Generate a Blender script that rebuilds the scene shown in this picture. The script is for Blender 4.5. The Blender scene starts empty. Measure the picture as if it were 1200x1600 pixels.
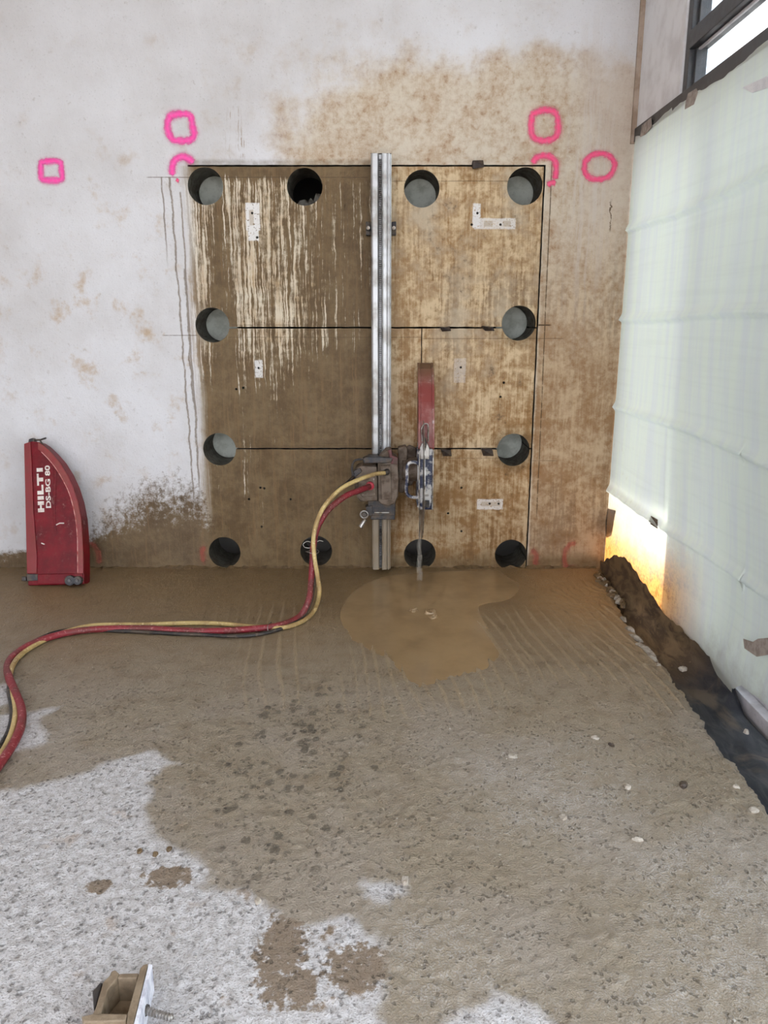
import bpy, bmesh, math, random
import numpy as np
from mathutils import Vector, Matrix
from mathutils.geometry import delaunay_2d_cdt

random.seed(7)
R = math.radians
SC = bpy.context.scene
COL = SC.collection

# ------------------------------------------------------------------ camera
CAM_Y, CAM_Z, TILT, FPX = -4.58, 1.5, R(14.0), 1200.0
cam_d = bpy.data.cameras.new('camera')
cam = bpy.data.objects.new('camera', cam_d); COL.objects.link(cam)
cam.location = (0, CAM_Y, CAM_Z); cam.rotation_euler = (R(90) - TILT, 0, 0)
cam_d.sensor_fit = 'AUTO'; cam_d.sensor_width = 36.0; cam_d.lens = FPX / 1600 * 36.0
cam_d.clip_start = 0.05; cam_d.clip_end = 200
SC.camera = cam

# ------------------------------------------------------------------ sky, sun, exposure
world = bpy.data.worlds.new('world'); SC.world = world; world.use_nodes = True
bg = world.node_tree.nodes['Background']
bg.inputs[0].default_value = (0.86, 0.92, 1.0, 1); bg.inputs[1].default_value = 1.0
SUN_EL = R(65)
sun_d = bpy.data.lights.new('sun', 'SUN'); sun_d.energy = 15.0; sun_d.angle = R(1.5); sun_d.color = (1, 0.92, 0.80)
sun = bpy.data.objects.new('sun', sun_d); COL.objects.link(sun)
sun_dir = Vector((-math.cos(SUN_EL), 0.10, -math.sin(SUN_EL))).normalized()
sun.rotation_euler = sun_dir.to_track_quat('-Z', 'Y').to_euler(); sun.location = (6, -2, 9)
def portal(name, loc, rot, sx, sy):
    d = bpy.data.lights.new(name, 'AREA'); d.shape = 'RECTANGLE'; d.size = sx; d.size_y = sy
    d.cycles.is_portal = True
    o = bpy.data.objects.new(name, d); COL.objects.link(o); o.location = loc; o.rotation_euler = rot
portal('daylight_rear', (-1.4, -6.38, 1.7), (R(90), 0, 0), 5.6, 3.2)
portal('daylight_side', (1.53, -4.2, 1.25), (R(90), 0, R(90)), 4.2, 2.4)
SC.view_settings.view_transform = 'Standard'; SC.view_settings.look = 'None'
SC.view_settings.gamma = 1.0; SC.view_settings.use_curve_mapping = False
SC.view_settings.exposure = 2.13
SC.cycles.max_bounces = 7; SC.cycles.diffuse_bounces = 3; SC.cycles.glossy_bounces = 2; SC.cycles.transparent_max_bounces = 12
SC.cycles.use_adaptive_sampling = True; SC.cycles.adaptive_threshold = 0.04; SC.cycles.adaptive_min_samples = 12
SC.cycles.sample_clamp_indirect = 6.0

# ------------------------------------------------------------------ pixel -> place helpers (measuring the photograph)
ct, st = math.cos(TILT), math.sin(TILT)
def ray(px, py):
    u = (px - 600) / FPX; v = (800 - py) / FPX
    return Vector((u, ct + st * v, -st + ct * v))
def P(px, py, Y):
    r = ray(px, py); d = (Y - CAM_Y) / r.y
    return Vector((r.x * d, Y, CAM_Z + r.z * d))
def F(px, py, z=0.0):
    r = ray(px, py); d = (z - CAM_Z) / r.z
    return Vector((r.x * d, CAM_Y + r.y * d, z))
def W(px, py):
    p = P(px, py, 0.0); return (p.x, p.z)
def Q(px, py, X):
    r = ray(px, py); d = X / r.x
    return Vector((X, CAM_Y + r.y * d, CAM_Z + r.z * d))
def mpp(p):   # metres per photo pixel at a point
    return ((p.y - CAM_Y) * ct - (p.z - CAM_Z) * st) / FPX

# ------------------------------------------------------------------ node helpers
def lin(c):
    r = []
    for k in c[:3]:
        k = k / 255.0
        r.append(k / 12.92 if k <= 0.04045 else ((k + 0.055) / 1.055) ** 2.4)
    return (r[0], r[1], r[2], 1.0)

class S:
    def __init__(s, t, k): s.t = t; s.k = k
    def __add__(s, o): return s.t.m('ADD', s, o)
    __radd__ = __add__
    def __sub__(s, o): return s.t.m('SUBTRACT', s, o)
    def __rsub__(s, o): return s.t.m('SUBTRACT', o, s)
    def __mul__(s, o): return s.t.m('MULTIPLY', s, o)
    __rmul__ = __mul__
    def __truediv__(s, o): return s.t.m('DIVIDE', s, o)

class T:
    def __init__(s, name):
        s.mat = bpy.data.materials.new(name); s.mat.use_nodes = True
        s.nt = s.mat.node_tree; s.nt.nodes.clear()
        s.out = s.nt.nodes.new('ShaderNodeOutputMaterial'); s._pos = None
    def new(s, k): return s.nt.nodes.new(k)
    def set(s, inp, v):
        if isinstance(v, S): s.nt.links.new(v.k, inp)
        elif v is not None: inp.default_value = v
    def m(s, op, a, b=None, c=None, clamp=False):
        n = s.new('ShaderNodeMath'); n.operation = op; n.use_clamp = clamp
        for i, v in enumerate((a, b, c)):
            if v is not None: s.set(n.inputs[i], v)
        return S(s, n.outputs[0])
    def mx(s, a, b): return s.m('MAXIMUM', a, b)
    def mn(s, a, b): return s.m('MINIMUM', a, b)
    def ab(s, a): return s.m('ABSOLUTE', a)
    def sat(s, a): return s.m('ADD', a, 0.0, clamp=True)
    def pos(s):
        if s._pos is None:
            g = s.new('ShaderNodeNewGeometry'); x = s.new('ShaderNodeSeparateXYZ')
            s.nt.links.new(g.outputs['Position'], x.inputs[0])
            s._pos = [S(s, o) for o in x.outputs]; s.geo = g
        return s._pos
    def objpos(s):
        g = s.new('ShaderNodeTexCoord'); x = s.new('ShaderNodeSeparateXYZ')
        s.nt.links.new(g.outputs['Object'], x.inputs[0])
        return [S(s, o) for o in x.outputs]
    def vec(s, x, y, z):
        n = s.new('ShaderNodeCombineXYZ')
        for i, v in enumerate((x, y, z)): s.set(n.inputs[i], v)
        return S(s, n.outputs[0])
    def noise(s, v, scale, detail=4, rough=0.55, dist=0.0):
        n = s.new('ShaderNodeTexNoise'); s.set(n.inputs['Vector'], v)
        n.inputs['Scale'].default_value = scale; n.inputs['Detail'].default_value = detail
        n.inputs['Roughness'].default_value = rough; n.inputs['Distortion'].default_value = dist
        return S(s, n.outputs[0])
    def vor(s, v, scale, out='Distance', rnd=1.0):
        n = s.new('ShaderNodeTexVoronoi'); s.set(n.inputs['Vector'], v); n.inputs['Scale'].default_value = scale
        n.inputs['Randomness'].default_value = rnd
        return S(s, n.outputs[out])
    def smooth(s, e0, e1, x, lo=0.0, hi=1.0):
        n = s.new('ShaderNodeMapRange'); n.interpolation_type = 'SMOOTHSTEP'
        s.set(n.inputs['Value'], x)
        s.set(n.inputs['From Min'], e0); s.set(n.inputs['From Max'], e1)
        s.set(n.inputs['To Min'], lo); s.set(n.inputs['To Max'], hi)
        return S(s, n.outputs['Result'])
    def mix(s, a, b, f):
        n = s.new('ShaderNodeMix'); n.data_type = 'RGBA'
        s.set(n.inputs[0], f); s.set(n.inputs[6], a); s.set(n.inputs[7], b)
        return S(s, n.outputs[2])
    def attr(s, name):
        n = s.new('ShaderNodeAttribute'); n.attribute_name = name
        return S(s, n.outputs['Fac'])
    def box(s, x, z, x0, x1, z0, z1, soft):
        return s.smooth(x0 - soft, x0 + soft, x) * s.smooth(x1 + soft, x1 - soft, x) * \
               s.smooth(z0 - soft, z0 + soft, z) * s.smooth(z1 + soft, z1 - soft, z)
    def blob(s, x, z, cx, cz, rx, rz):
        a = (x - cx) * (1.0 / rx); b = (z - cz) * (1.0 / rz)
        return s.smooth(1.0, 0.0, a * a + b * b)
    def bump(s, h, strength, dist):
        n = s.new('ShaderNodeBump'); n.inputs['Strength'].default_value = strength
        n.inputs['Distance'].default_value = dist; s.set(n.inputs['Height'], h)
        return S(s, n.outputs[0])
    def bsdf(s, color, rough=0.6, metal=0.0, normal=None, spec=None):
        n = s.new('ShaderNodeBsdfPrincipled')
        s.set(n.inputs['Base Color'], color); s.set(n.inputs['Roughness'], rough); s.set(n.inputs['Metallic'], metal)
        if spec is not None: s.set(n.inputs['Specular IOR Level'], spec)
        if normal is not None: s.set(n.inputs['Normal'], normal)
        s.nt.links.new(n.outputs[0], s.out.inputs[0]); return n

MATS = {}
def simple(name, c1, c2=None, rough=0.6, metal=0.0, scale=18, bump=0.15, obj=False, lo=0.4, hi=0.65, det=6):
    """two-tone worn surface: c1 base, c2 dirt, mixed by noise"""
    if name in MATS: return MATS[name]
    t = T(name); p = t.objpos() if obj else t.pos(); v = t.vec(*p)
    n = t.noise(v, scale, det, 0.62); f = t.smooth(lo, hi, n)
    col = t.mix(lin(c1), lin(c2 or c1), f)
    fine = t.noise(v, scale * 7, 4, 0.6)
    col = t.mix(col, lin([k * 0.7 for k in c1]), t.smooth(0.55, 0.8, fine) * 0.5)
    t.bsdf(col, t.smooth(0, 1, f, rough * 0.85, min(1, rough * 1.25)), metal, t.bump(fine, bump, 0.004))
    MATS[name] = t.mat; return t.mat

# ------------------------------------------------------------------ mesh helpers
class MB:
    def __init__(s): s.v = []; s.f = []
    def add(s, verts, faces, M=None):
        o = len(s.v)
        for p in verts:
            p = Vector(p); s.v.append(M @ p if M is not None else p)
        s.f += [tuple(i + o for i in f) for f in faces]; return s
    def box(s, x0, y0, z0, x1, y1, z1, M=None):
        v = [(x0,y0,z0),(x1,y0,z0),(x1,y1,z0),(x0,y1,z0),(x0,y0,z1),(x1,y0,z1),(x1,y1,z1),(x0,y1,z1)]
        f = [(0,3,2,1),(4,5,6,7),(0,1,5,4),(1,2,6,5),(2,3,7,6),(3,0,4,7)]
        return s.add(v, f, M)
    def prism(s, pts, a0, a1, axis='y', M=None):
        """pts: outline in the plane across axis; y: (x,z), x: (y,z), z: (x,y)"""
        def mk(p, a):
            return (p[0], a, p[1]) if axis == 'y' else ((a, p[0], p[1]) if axis == 'x' else (p[0], p[1], a))
        n = len(pts)
        v = [mk(p, a0) for p in pts] + [mk(p, a1) for p in pts]
        f = [tuple(range(n)), tuple(range(2*n-1, n-1, -1))] + [(i, i+n, (i+1) % n + n, (i+1) % n) for i in range(n)]
        return s.add(v, f, M)
    def tube(s, path, r, seg=10, closed=False, caps=True):
        path = [Vector(p) for p in path]; n = len(path)
        rad = r if isinstance(r, (list, tuple)) else [r] * n
        o = len(s.v); up = None
        for i, p in enumerate(path):
            a = path[(i-1) % n] if (i > 0 or closed) else p
            b = path[(i+1) % n] if (i < n-1 or closed) else p
            t = (b - a).normalized()
            if up is None:
                up = Vector((0, 0, 1)) if abs(t.z) < 0.9 else Vector((1, 0, 0))
            up = (up - t * up.dot(t)).normalized(); w = t.cross(up)
            for k in range(seg):
                th = 2 * math.pi * k / seg
                s.v.append(p + (up * math.cos(th) + w * math.sin(th)) * rad[i])
        m = n if closed else n - 1
        for i in range(m):
            j = (i + 1) % n
            for k in range(seg):
                l = (k + 1) % seg
                s.f.append((o+i*seg+k, o+i*seg+l, o+j*seg+l, o+j*seg+k))
        if caps and not closed:
            s.f.append(tuple(o + k for k in reversed(range(seg))))
            s.f.append(tuple(o + (n-1)*seg + k for k in range(seg)))
        return s
    def cyl(s, p0, p1, r, seg=20): return s.tube([p0, p1], r, seg)
    def build(s, name, mat, parent=None, smooth=False, bevel=0.0, loc=None, autosm=None):
        me = bpy.data.meshes.new(name); me.from_pydata([tuple(v) for v in s.v], [], s.f)
        me.validate(); bm = bmesh.new(); bm.from_mesh(me)
        bmesh.ops.recalc_face_normals(bm, faces=bm.faces); bm.to_mesh(me); bm.free()
        if mat: me.materials.append(mat)
        o = bpy.data.objects.new(name, me); COL.objects.link(o)
        if parent: o.parent = parent
        if smooth:
            me.polygons.foreach_set('use_smooth', [True] * len(me.polygons))
            if autosm: me.set_sharp_from_angle(angle=R(autosm))
        if bevel:
            b = o.modifiers.new('bevel', 'BEVEL'); b.width = bevel; b.segments = 2; b.limit_method = 'ANGLE'
        return o

def tag(o, label=None, cat=None, group=None, kind=None):
    if label: o['label'] = label
    if cat: o['category'] = cat
    if group: o['group'] = group
    if kind: o['kind'] = kind
    return o
def thing(name, label, cat, loc=(0,0,0), group=None):
    o = bpy.data.objects.new(name, None); COL.objects.link(o); o.location = loc; o.empty_display_size = 0.1
    bpy.context.view_layer.update()
    return tag(o, label, cat, group)
def adopt(parent, child):
    """parent a world-placed mesh, keeping its place"""
    child.parent = parent; child.matrix_parent_inverse = Matrix.Translation(-Vector(parent.location)); return child
def spline(pts, n=8):
    pts = [Vector(p) for p in pts]; out = []
    q = [pts[0]*2 - pts[1]] + pts + [pts[-1]*2 - pts[-2]]
    for i in range(1, len(q) - 2):
        a, b, c, d = q[i-1], q[i], q[i+1], q[i+2]
        for k in range(n):
            t = k / n
            out.append(0.5 * ((2*b) + (c-a)*t + (2*a-5*b+4*c-d)*t*t + (3*b-a-3*c+d)*t**3))
    out.append(pts[-1]); return out

_rng = np.random.RandomState(3); _tab = _rng.rand(256, 256)
def vnoise(x, y):
    x = np.asarray(x, float); y = np.asarray(y, float)
    xi = np.floor(x).astype(int); yi = np.floor(y).astype(int); fx = x - xi; fy = y - yi
    fx = fx*fx*(3-2*fx); fy = fy*fy*(3-2*fy)
    g = lambda a, b: _tab[a % 256, b % 256]
    return (g(xi,yi)*(1-fx)+g(xi+1,yi)*fx)*(1-fy) + (g(xi,yi+1)*(1-fx)+g(xi+1,yi+1)*fx)*fy
def fbm(x, y, o=4, gain=0.5):
    s = 0; a = 1; tot = 0
    for k in range(o):
        s = s + a * vnoise(x * 2**k + 17*k, y * 2**k + 31*k); tot += a; a *= gain
    return s / tot

# ------------------------------------------------------------------ measured layout of the sawn wall
XC = 1.38                                   # the corner with the glazed wall
ZT = W(600, 259)[1]; Z1 = W(600, 512)[1]; Z2 = W(600, 701)[1]
XR = 0.889; XL = -1.085; XM = W(658, 600)[0]
ZB = -0.02
TH = 0.30
HR = 0.0985
HOLES = [W(321,291), W(476,292), W(659,295), W(820,291), W(332,508), W(810.5,505), W(343,702), W(802,703),
         W(351,863), W(494,861), W(656,866), W(798,867)]
PLUG = [0, 2, 3, 4, 5, 6, 7]
BOLTS = [W(394,333), W(402,371), W(746,333), W(737,351), W(782,351), W(369,608), W(380,606), W(404,575), W(720,574),
         W(787,598), W(782,620), W(721,762), W(765,787), W(779,787), W(700,802), W(721,830), W(407,762), W(413,763),
         W(389,780), W(454,780), W(409,823)]

# ------------------------------------------------------------------ the wall's look
def wall_material(zone):
    outer = zone == 'outer'; left = zone != 'right'
    t = T('stained_concrete_'+zone); x, y, z = t.pos(); v = t.vec(x, y, z)
    n1 = t.noise(v, 1.6, 6, 0.6); n2 = t.noise(v, 6.0, 6, 0.64); n3 = t.noise(v, 26, 5, 0.66); n4 = t.noise(v, 95, 3, 0.6)
    wx = x + (n2 - 0.5) * 0.035
    s1 = t.noise(t.vec(wx, 0.0, z * 0.045), 34, 5, 0.72)          # broad runs
    s2 = t.noise(t.vec(wx * 1.0, 3.0, z * 0.028), 85, 4, 0.7)     # thin runs
    # plaster
    if outer:
        col = t.mix(lin((220,218,221)), lin((204,200,200)), t.smooth(0.35, 0.7, n1))
        col = t.mix(col, lin((196,184,176)), t.smooth(0.5, 0.75, n2) * t.smooth(2.9, 0.9, z) * 0.7)
        col = t.mix(col, lin((180,173,169)), t.smooth(0.60, 0.70, n3) * 0.45)
        col = t.mix(col, lin((192,168,142)), t.smooth(0.54, 0.68, n2 * .8 + n3 * .2) * t.blob(x, z, -1.55, 1.4, 0.9, 1.2) * 0.7)
        # tan wash: above and right of the cut field
        fT = t.blob(x, z, 0.55, 1.75, 1.75, 1.85) * 1.1 + t.smooth(0.1, 0.9, x) * 0.25
        fT = fT * t.smooth(3.15, 2.55, z) * t.smooth(-0.95, -0.35, x) + t.smooth(0.85, 1.0, x) * t.smooth(3.1, 1.2, z) * 0.35
        tw = t.smooth(0.05, 0.62, fT + (n2 - 0.5) * 1.1 + (n1 - 0.5) * 0.8)
        tan = t.mix(lin((208,194,174)), lin((178,150,118)), t.smooth(0.40, 0.62, n3 * 0.5 + n2 * 0.5))
        tan = t.mix(tan, lin((150,108,70)), t.smooth(0.55, 0.68, n3) * t.smooth(0.45, 0.6, n2) * 0.85)
        tan = t.mix(tan, lin((200,184,170)), t.smooth(1.0, 1.2, x) * t.smooth(1.6, 2.3, z) * 0.6)
        col = t.mix(col, tan, t.sat(tw) * 0.88)
        # pale vertical swipe beside the corner, dark run marks above the field
        col = t.mix(col, lin((206,196,188)), t.blob(x, z, 1.14, 2.2, 0.2, 1.0) * t.smooth(0.45, 0.6, s1) * 0.7)
        px0 = W(368, 200)[0]; pz0 = W(368, 200)[1]
        col = t.mix(col, lin((150,128,104)), t.box(x, z, px0 - 0.05, px0 + 0.06, pz0 - 0.16, pz0 + 0.1, 0.02) * t.smooth(0.52, 0.62, s2) * t.smooth(.4, .55, n3))
    st_ = (s1 - 0.5) * t.smooth(0.36, 0.60, n1); sf = (s2 - 0.5) * t.smooth(0.60, 0.40, n1)
    # ochre with fine runs: right half of the field and the strip to the corner
    och = t.mix(lin((210,186,152)) if not outer else lin((184,155,120)), lin((152,116,76)) if not outer else lin((142,104,64)), t.smooth(0.38, 0.58, n2 * 0.62 + n3 * 0.38 + st_ * 0.55 + sf * 0.35))
    och = t.mix(och, lin((116,86,54)), t.smooth(0.52, 0.66, n3 * 0.35 + n1 * 0.65 + st_ * 0.5) * 0.75)
    if not outer:
        cz = t.smooth(1.1, 2.1, z) * 0.7 + t.blob(x, z, *W(745, 560), .45, .5) * .5
        och = t.mix(och, lin((204,190,168)), t.smooth(0.46, 0.62, n2 * .6 + n1 * .4) * t.sat(cz))
    och = t.mix(och, lin((112,86,56)), t.smooth(0.85, 0.0, z) * 0.45)
    if outer: col = t.mix(col, och, t.smooth(XR, XR + 0.02, x) * t.smooth(2.35, 1.0, z + (n2 - 0.5) * 0.8) * 0.8)
    elif left: col = t.mix(lin((210,205,202)), och, t.smooth(-0.95, -0.6, x))
    else: col = och
    # scuffed pits round the old foot marks
    if not outer:
        sc_ = t.mx(t.blob(x, z, *W(740, 375), 0.34, 0.42), t.blob(x, z, *W(800, 770), 0.30, 0.5))
        sc_ = t.mx(sc_, t.blob(x, z, *W(800, 600), 0.25, 0.4))
        col = t.mix(col, lin((98,80,60)), t.smooth(0.1, .6, sc_) * t.smooth(0.55, 0.64, n3 * 0.45 + n2 * 0.55) * 0.8)
    mudc = t.mix(lin((112,90,58)), lin((88,67,39)), t.smooth(0.38, 0.62, n2 * 0.6 + n3 * 0.4))
    mudc = t.mix(mudc, lin((122,94,60)), t.smooth(0.5, 0.66, s1) * 0.6)
    mud = None
    if left:
        # mud slurry on the left half: cream ground, brown runs
        inl = t.smooth(XL - 0.05, XL + 0.05, wx + (s1 - 0.5) * 0.1) * t.smooth(-0.04, -0.075, x) * t.smooth(ZT + 0.004, ZT - 0.004, z)
        cream = t.mix(lin((216,204,184)), lin((182,152,114)), t.smooth(0.4, 0.62, n2 * 0.5 + s2 * 0.5))
        cover = 0.42 + t.smooth(1.45, 0.9, z) * 0.24 + t.smooth(-0.62, -0.25, x) * 0.16 + \
            t.smooth(0.75, 0.3, z) * 0.1 + t.smooth(ZT - 0.10, ZT - 0.02, z) * 0.30
        cover = cover + t.blob(x, z, -0.93, 1.0, 0.09, 1.6) * 0.22 - t.blob(x, z, -0.90, 0.45, 0.25, 0.55) * 0.12
        sm = s1 * 0.34 + s2 * 0.50 + n3 * 0.16
        mud_in = t.smooth(0.645, 0.70, sm + cover * 0.42)
        col = t.mix(col, cream, inl * 0.9)
        mud = inl * mud_in
    if left:
        # splashed mud low down on the left
        low = t.blob(x, z, -1.30, -0.15, 0.85, 1.0) * 0.75 + t.smooth(0.30, 0.0, z) * t.smooth(-2.6, -1.6, x) * 0.5 + t.smooth(0.17, 0.06, z) * 0.62
        low = low * t.smooth(XL + 0.35, XL - 0.05, x)
        mud = t.mx(mud, t.smooth(0.47, 0.63, low * 0.44 + n3 * 0.40 + n2 * 0.16 + n4 * 0.16 - 0.02))
    if outer:
        # drips left of the field
        for i_, (dpx, top, bot, w) in enumerate(((252,277,430,.004),(266,277,860,.005),(281,300,700,.004),(288,420,800,.006))):
            X0, Zt = W(dpx, top); Zb = W(dpx, bot)[1]
            dx = t.ab(x + (n2 - 0.5) * (0.02 + .03 * (i_ % 2)) + (n1 - 0.5) * (.07 - .05 * i_) - (z - Zt) * -0.012 - X0)
            mud = t.mx(mud, t.smooth(w * 1.6, w * 0.4, dx) * t.smooth(Zt + .005, Zt - .005, z) * t.smooth(Zb, Zb + 0.25, z) * t.smooth(0.22, 0.46, n3) * 0.75)
        mud = t.mx(mud, t.smooth(0.11, 0.03, z + (n2 - 0.5) * 0.12) * 0.85)
        # dirty halo over the top cut
        mud = t.mx(mud, t.box(x, z, W(290,250)[0], 0.0, ZT - 0.01, ZT + 0.03, 0.012) * t.smooth(0.3, 0.6, n2) * 0.5)
    else:
        base = t.smooth(0.16, 0.02, z + (n2 - 0.5) * 0.2) * 0.8
        mud = base if mud is None else t.mx(mud, base)
        for k in ((4, 6) if left else (5, 7)):
            hx, hz = HOLES[k]
            mud = t.mx(mud, t.blob(x, z, hx, hz, 0.17, 0.17) * t.smooth(0.2, 0.6, n2) * 0.9)
    col = t.mix(col, mudc, t.sat(mud) * 0.96)
    # clean prints of the rail feet
    def rect(a, b, c, d, k=1.0):
        nonlocal col
        X0, Z0 = W(a, d); X1, Z1_ = W(c, b)
        m_ = t.box(x + (n3 - .5) * .016, z + (n3 - .5) * .016, X0, X1, Z0, Z1_, 0.004) * t.smooth(0.66, 0.54, n4)
        col = t.mix(col, lin((226,222,220)), m_ * k)
    if not outer:
        if left:
            rect(385, 317, 405, 360); rect(388, 358, 404, 376); rect(738, 318, 751, 356); rect(741, 341, 806, 358, .8); rect(399, 563, 410, 590, .9)
        else:
            rect(745, 780, 786, 796, .75); rect(709, 560, 728, 598, .35)
        for a, b, c, d in (((390,328,396,352),(756,345,770,354),(786,345,798,354)) if left else ((752,784,782,791),)):
            X0, Z0 = W(a, d); X1, Z1_ = W(c, b)
            col = t.mix(col, lin((168,146,118)), t.box(x, z, X0, X1, Z0, Z1_, 0.004) * 0.55)
    # scored setting-out lines
    def hline(a, b, py, k=0.75, w=0.0022):
        nonlocal col
        X0, Zl = W(a, py); X1 = W(b, py)[0]
        m_ = t.smooth(w * 1.4, w * 0.5, t.ab(z - Zl + (n1 - 0.5) * 0.004)) * t.box(x, z, X0, X1, -1, 5, 0.01) * t.smooth(0.25, 0.5, n3)
        col = t.mix(col, lin((84,66,46)), m_ * k)
    if outer:
        hline(230, 300, 277); hline(255, 345, 524); hline(835, 880, 529, .55); hline(828, 870, 720, .6); hline(840, 860, 508, 1, .004)
        X0 = XR + 0.045
        m_ = t.smooth(.0045, .0015, t.ab(x - X0 + (z - 1.2) * 0.006 + (n1 - .5) * .01)) * t.smooth(0.28, .4, z) * t.smooth(ZT + .05, ZT, z)
        col = t.mix(col, lin((88,70,50)), m_ * t.smooth(.3, .5, n3) * 0.9)
        cr = t.smooth(0.006, 0.001, t.ab(x - W(952, 340)[0] + (n2 - 0.5) * 0.14)) * t.box(x, z, 0, 2, W(0, 360)[1], W(0, 315)[1], 0.02)
        col = t.mix(col, lin((96,76,58)), cr * t.smooth(.35, .5, n3))
    elif left:
        hline(280, 575, 277); hline(612, 850, 283, .6); hline(345, 660, 527, .5); hline(375, 575, 697, .5); hline(285, 560, 508, .5)
    else:
        hline(660, 838, 529, .55); hline(655, 785, 716, .4)
    # bore and saw-cut faces
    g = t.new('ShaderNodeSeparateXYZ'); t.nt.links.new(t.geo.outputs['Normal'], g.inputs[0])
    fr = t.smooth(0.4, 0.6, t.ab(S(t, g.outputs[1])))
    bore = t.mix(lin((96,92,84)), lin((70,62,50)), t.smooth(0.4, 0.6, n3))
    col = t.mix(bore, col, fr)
    col = t.mix(col, lin((92,76,58)), t.smooth(.60, .70, n4) * .22)
    rough = t.smooth(0.0, 1.0, mud, 0.85, 0.5)
    h = n3 * 0.7 + n4 * 0.3
    t.bsdf(col, rough, 0.0, t.bump(h, 0.6, 0.010), 0.25)
    return t.mat
M_WALL = wall_material('outer'); M_BLOCK = wall_material('left'); M_BLOCK_R = wall_material('right')

def region(name, polys, inside, mat, depth, parent=None):
    vs = []; es = []
    for poly, closed in polys:
        o = len(vs); n = len(poly)
        vs += [Vector((p[0], p[1])) for p in poly]
        es += [(o+i, o+(i+1) % n) for i in range(n if closed else n-1)]
    rv, re, rf, *_ = delaunay_2d_cdt(vs, es, [], 0, 1e-6)
    tris = []
    for f in rf:
        cx = sum(rv[i].x for i in f)/len(f); cz = sum(rv[i].y for i in f)/len(f)
        if inside(cx, cz):
            a, b, c = (rv[i] for i in f[:3])
            f = list(f)
            if (b.x-a.x)*(c.y-a.y) - (b.y-a.y)*(c.x-a.x) < 0: f.reverse()
            tris.append(f)
    edges = {}
    for f in tris:
        for i in range(len(f)):
            a, b = f[i], f[(i+1) % len(f)]
            edges[(a, b)] = 1
    n = len(rv)
    V = [(p.x, 0.0, p.y) for p in rv] + [(p.x, depth, p.y) for p in rv]
    Fc = [tuple(f) for f in tris] + [tuple(i+n for i in reversed(f)) for f in tris]
    for (a, b) in edges:
        if (b, a) not in edges: Fc.append((b, a, a+n, b+n))
    me = bpy.data.meshes.new(name); me.from_pydata(V, [], Fc)
    bm = bmesh.new(); bm.from_mesh(me)
    bmesh.ops.delete(bm, geom=[q for q in bm.verts if not q.link_faces], context='VERTS'); bm.to_mesh(me); bm.free()
    me.materials.append(mat)
    o = bpy.data.objects.new(name, me); COL.objects.link(o)
    if parent: o.parent = parent
    return o
def circ(c, r, n=48): return ([(c[0]+r*math.cos(2*math.pi*k/n), c[1]+r*math.sin(2*math.pi*k/n)) for k in range(n)], True)
def wob(a, b, amp, step=0.035):
    n = max(2, int(math.dist(a, b)/step)); out = []
    for i in range(n):
        f = i/n; j = amp if i else 0
        out.append((a[0]+(b[0]-a[0])*f + random.uniform(-j, j), a[1]+(b[1]-a[1])*f + random.uniform(-j, j)))
    return out
def inpoly(poly):
    xs = np.array([p[0] for p in poly]); zs = np.array([p[1] for p in poly]); xs2 = np.roll(xs, -1); zs2 = np.roll(zs, -1)
    def f(x, z):
        c = (zs > z) != (zs2 > z)
        with np.errstate(divide='ignore', invalid='ignore'):
            xi = (xs2-xs)*(z-zs)/(zs2-zs)+xs
        return bool(np.count_nonzero(c & (x < xi)) % 2)
    return f
def outside_holes(x, z):
    return all((x-h[0])**2+(z-h[1])**2 > (HR*0.9995)**2 for h in HOLES)
def no_bolt(x, z): return all((x-b[0])**2+(z-b[1])**2 > 0.0069**2 for b in BOLTS)
HC = [circ(h, HR) for h in HOLES]; BC = [circ(b, 0.007, 10) for b in BOLTS]

K = 0.0045                                    # half a saw cut
WX0, WX1, WZ0, WZ1 = -4.2, XC + 0.0, -0.15, 3.6
opening = [(XL, ZB-0.13), (XL, ZT+K)] + wob((XL, ZT+K), (XR+K, ZT+K), .001)[1:] + wob((XR+K, ZT+K), (XR+K, ZB-0.13), .0012)
op_in = inpoly(opening)
wall_back = region('wall_back', [([(WX0,WZ0),(WX1,WZ0),(WX1,WZ1),(WX0,WZ1)], True), (opening, True)] + HC,
                   lambda x, z: (not op_in(x, z)) and outside_holes(x, z), M_WALL, TH)
tag(wall_back, 'stained white concrete wall with core holes and saw cuts', kind='structure')
# over-run of the right-hand cut above the corner of the field
def block(x0, z0, x1, z1, jl=True, label=None, mat=None):
    a = .0011
    pts = (wob((x0,z0), (x1,z0), a) + wob((x1,z0), (x1,z1), a) + wob((x1,z1), (x0,z1), a) + (wob((x0,z1), (x0,z0), a) if jl else [(x0,z1)]))
    ins = inpoly(pts)
    bl = [b for b in BC if x0 < b[0][0][0] < x1 and z0 < b[0][0][1] < z1]
    hl = [h for h, c in zip(HC, HOLES) if x0-.15 < c[0] < x1+.15 and z0-.15 < c[1] < z1+.15]
    o = region('concrete_block', [(pts, True)] + hl + bl, lambda x, z: ins(x, z) and outside_holes(x, z) and no_bolt(x, z), mat or M_BLOCK, TH, wall_back)
    if label: o['label'] = label
    return o
block(XL, Z1+K, XR-K, ZT-K, False, 'upper sawn block streaked with cream and brown runs')
block(XL, Z2+K, XM-K*.6, Z1-K, False, 'middle sawn block under brown slurry')
block(XM+K*.6, Z2+K, XR-K, Z1-K, True, 'small ochre sawn block right of the blade', M_BLOCK_R)
block(XL, ZB-.13, XM-K*.6, Z2-K, False, 'lower sawn block coated in mud')
block(XM+K*.6, ZB-.13, XR-K, Z2-K, True, 'lower ochre sawn block with pitted face', M_BLOCK_R)

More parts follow.
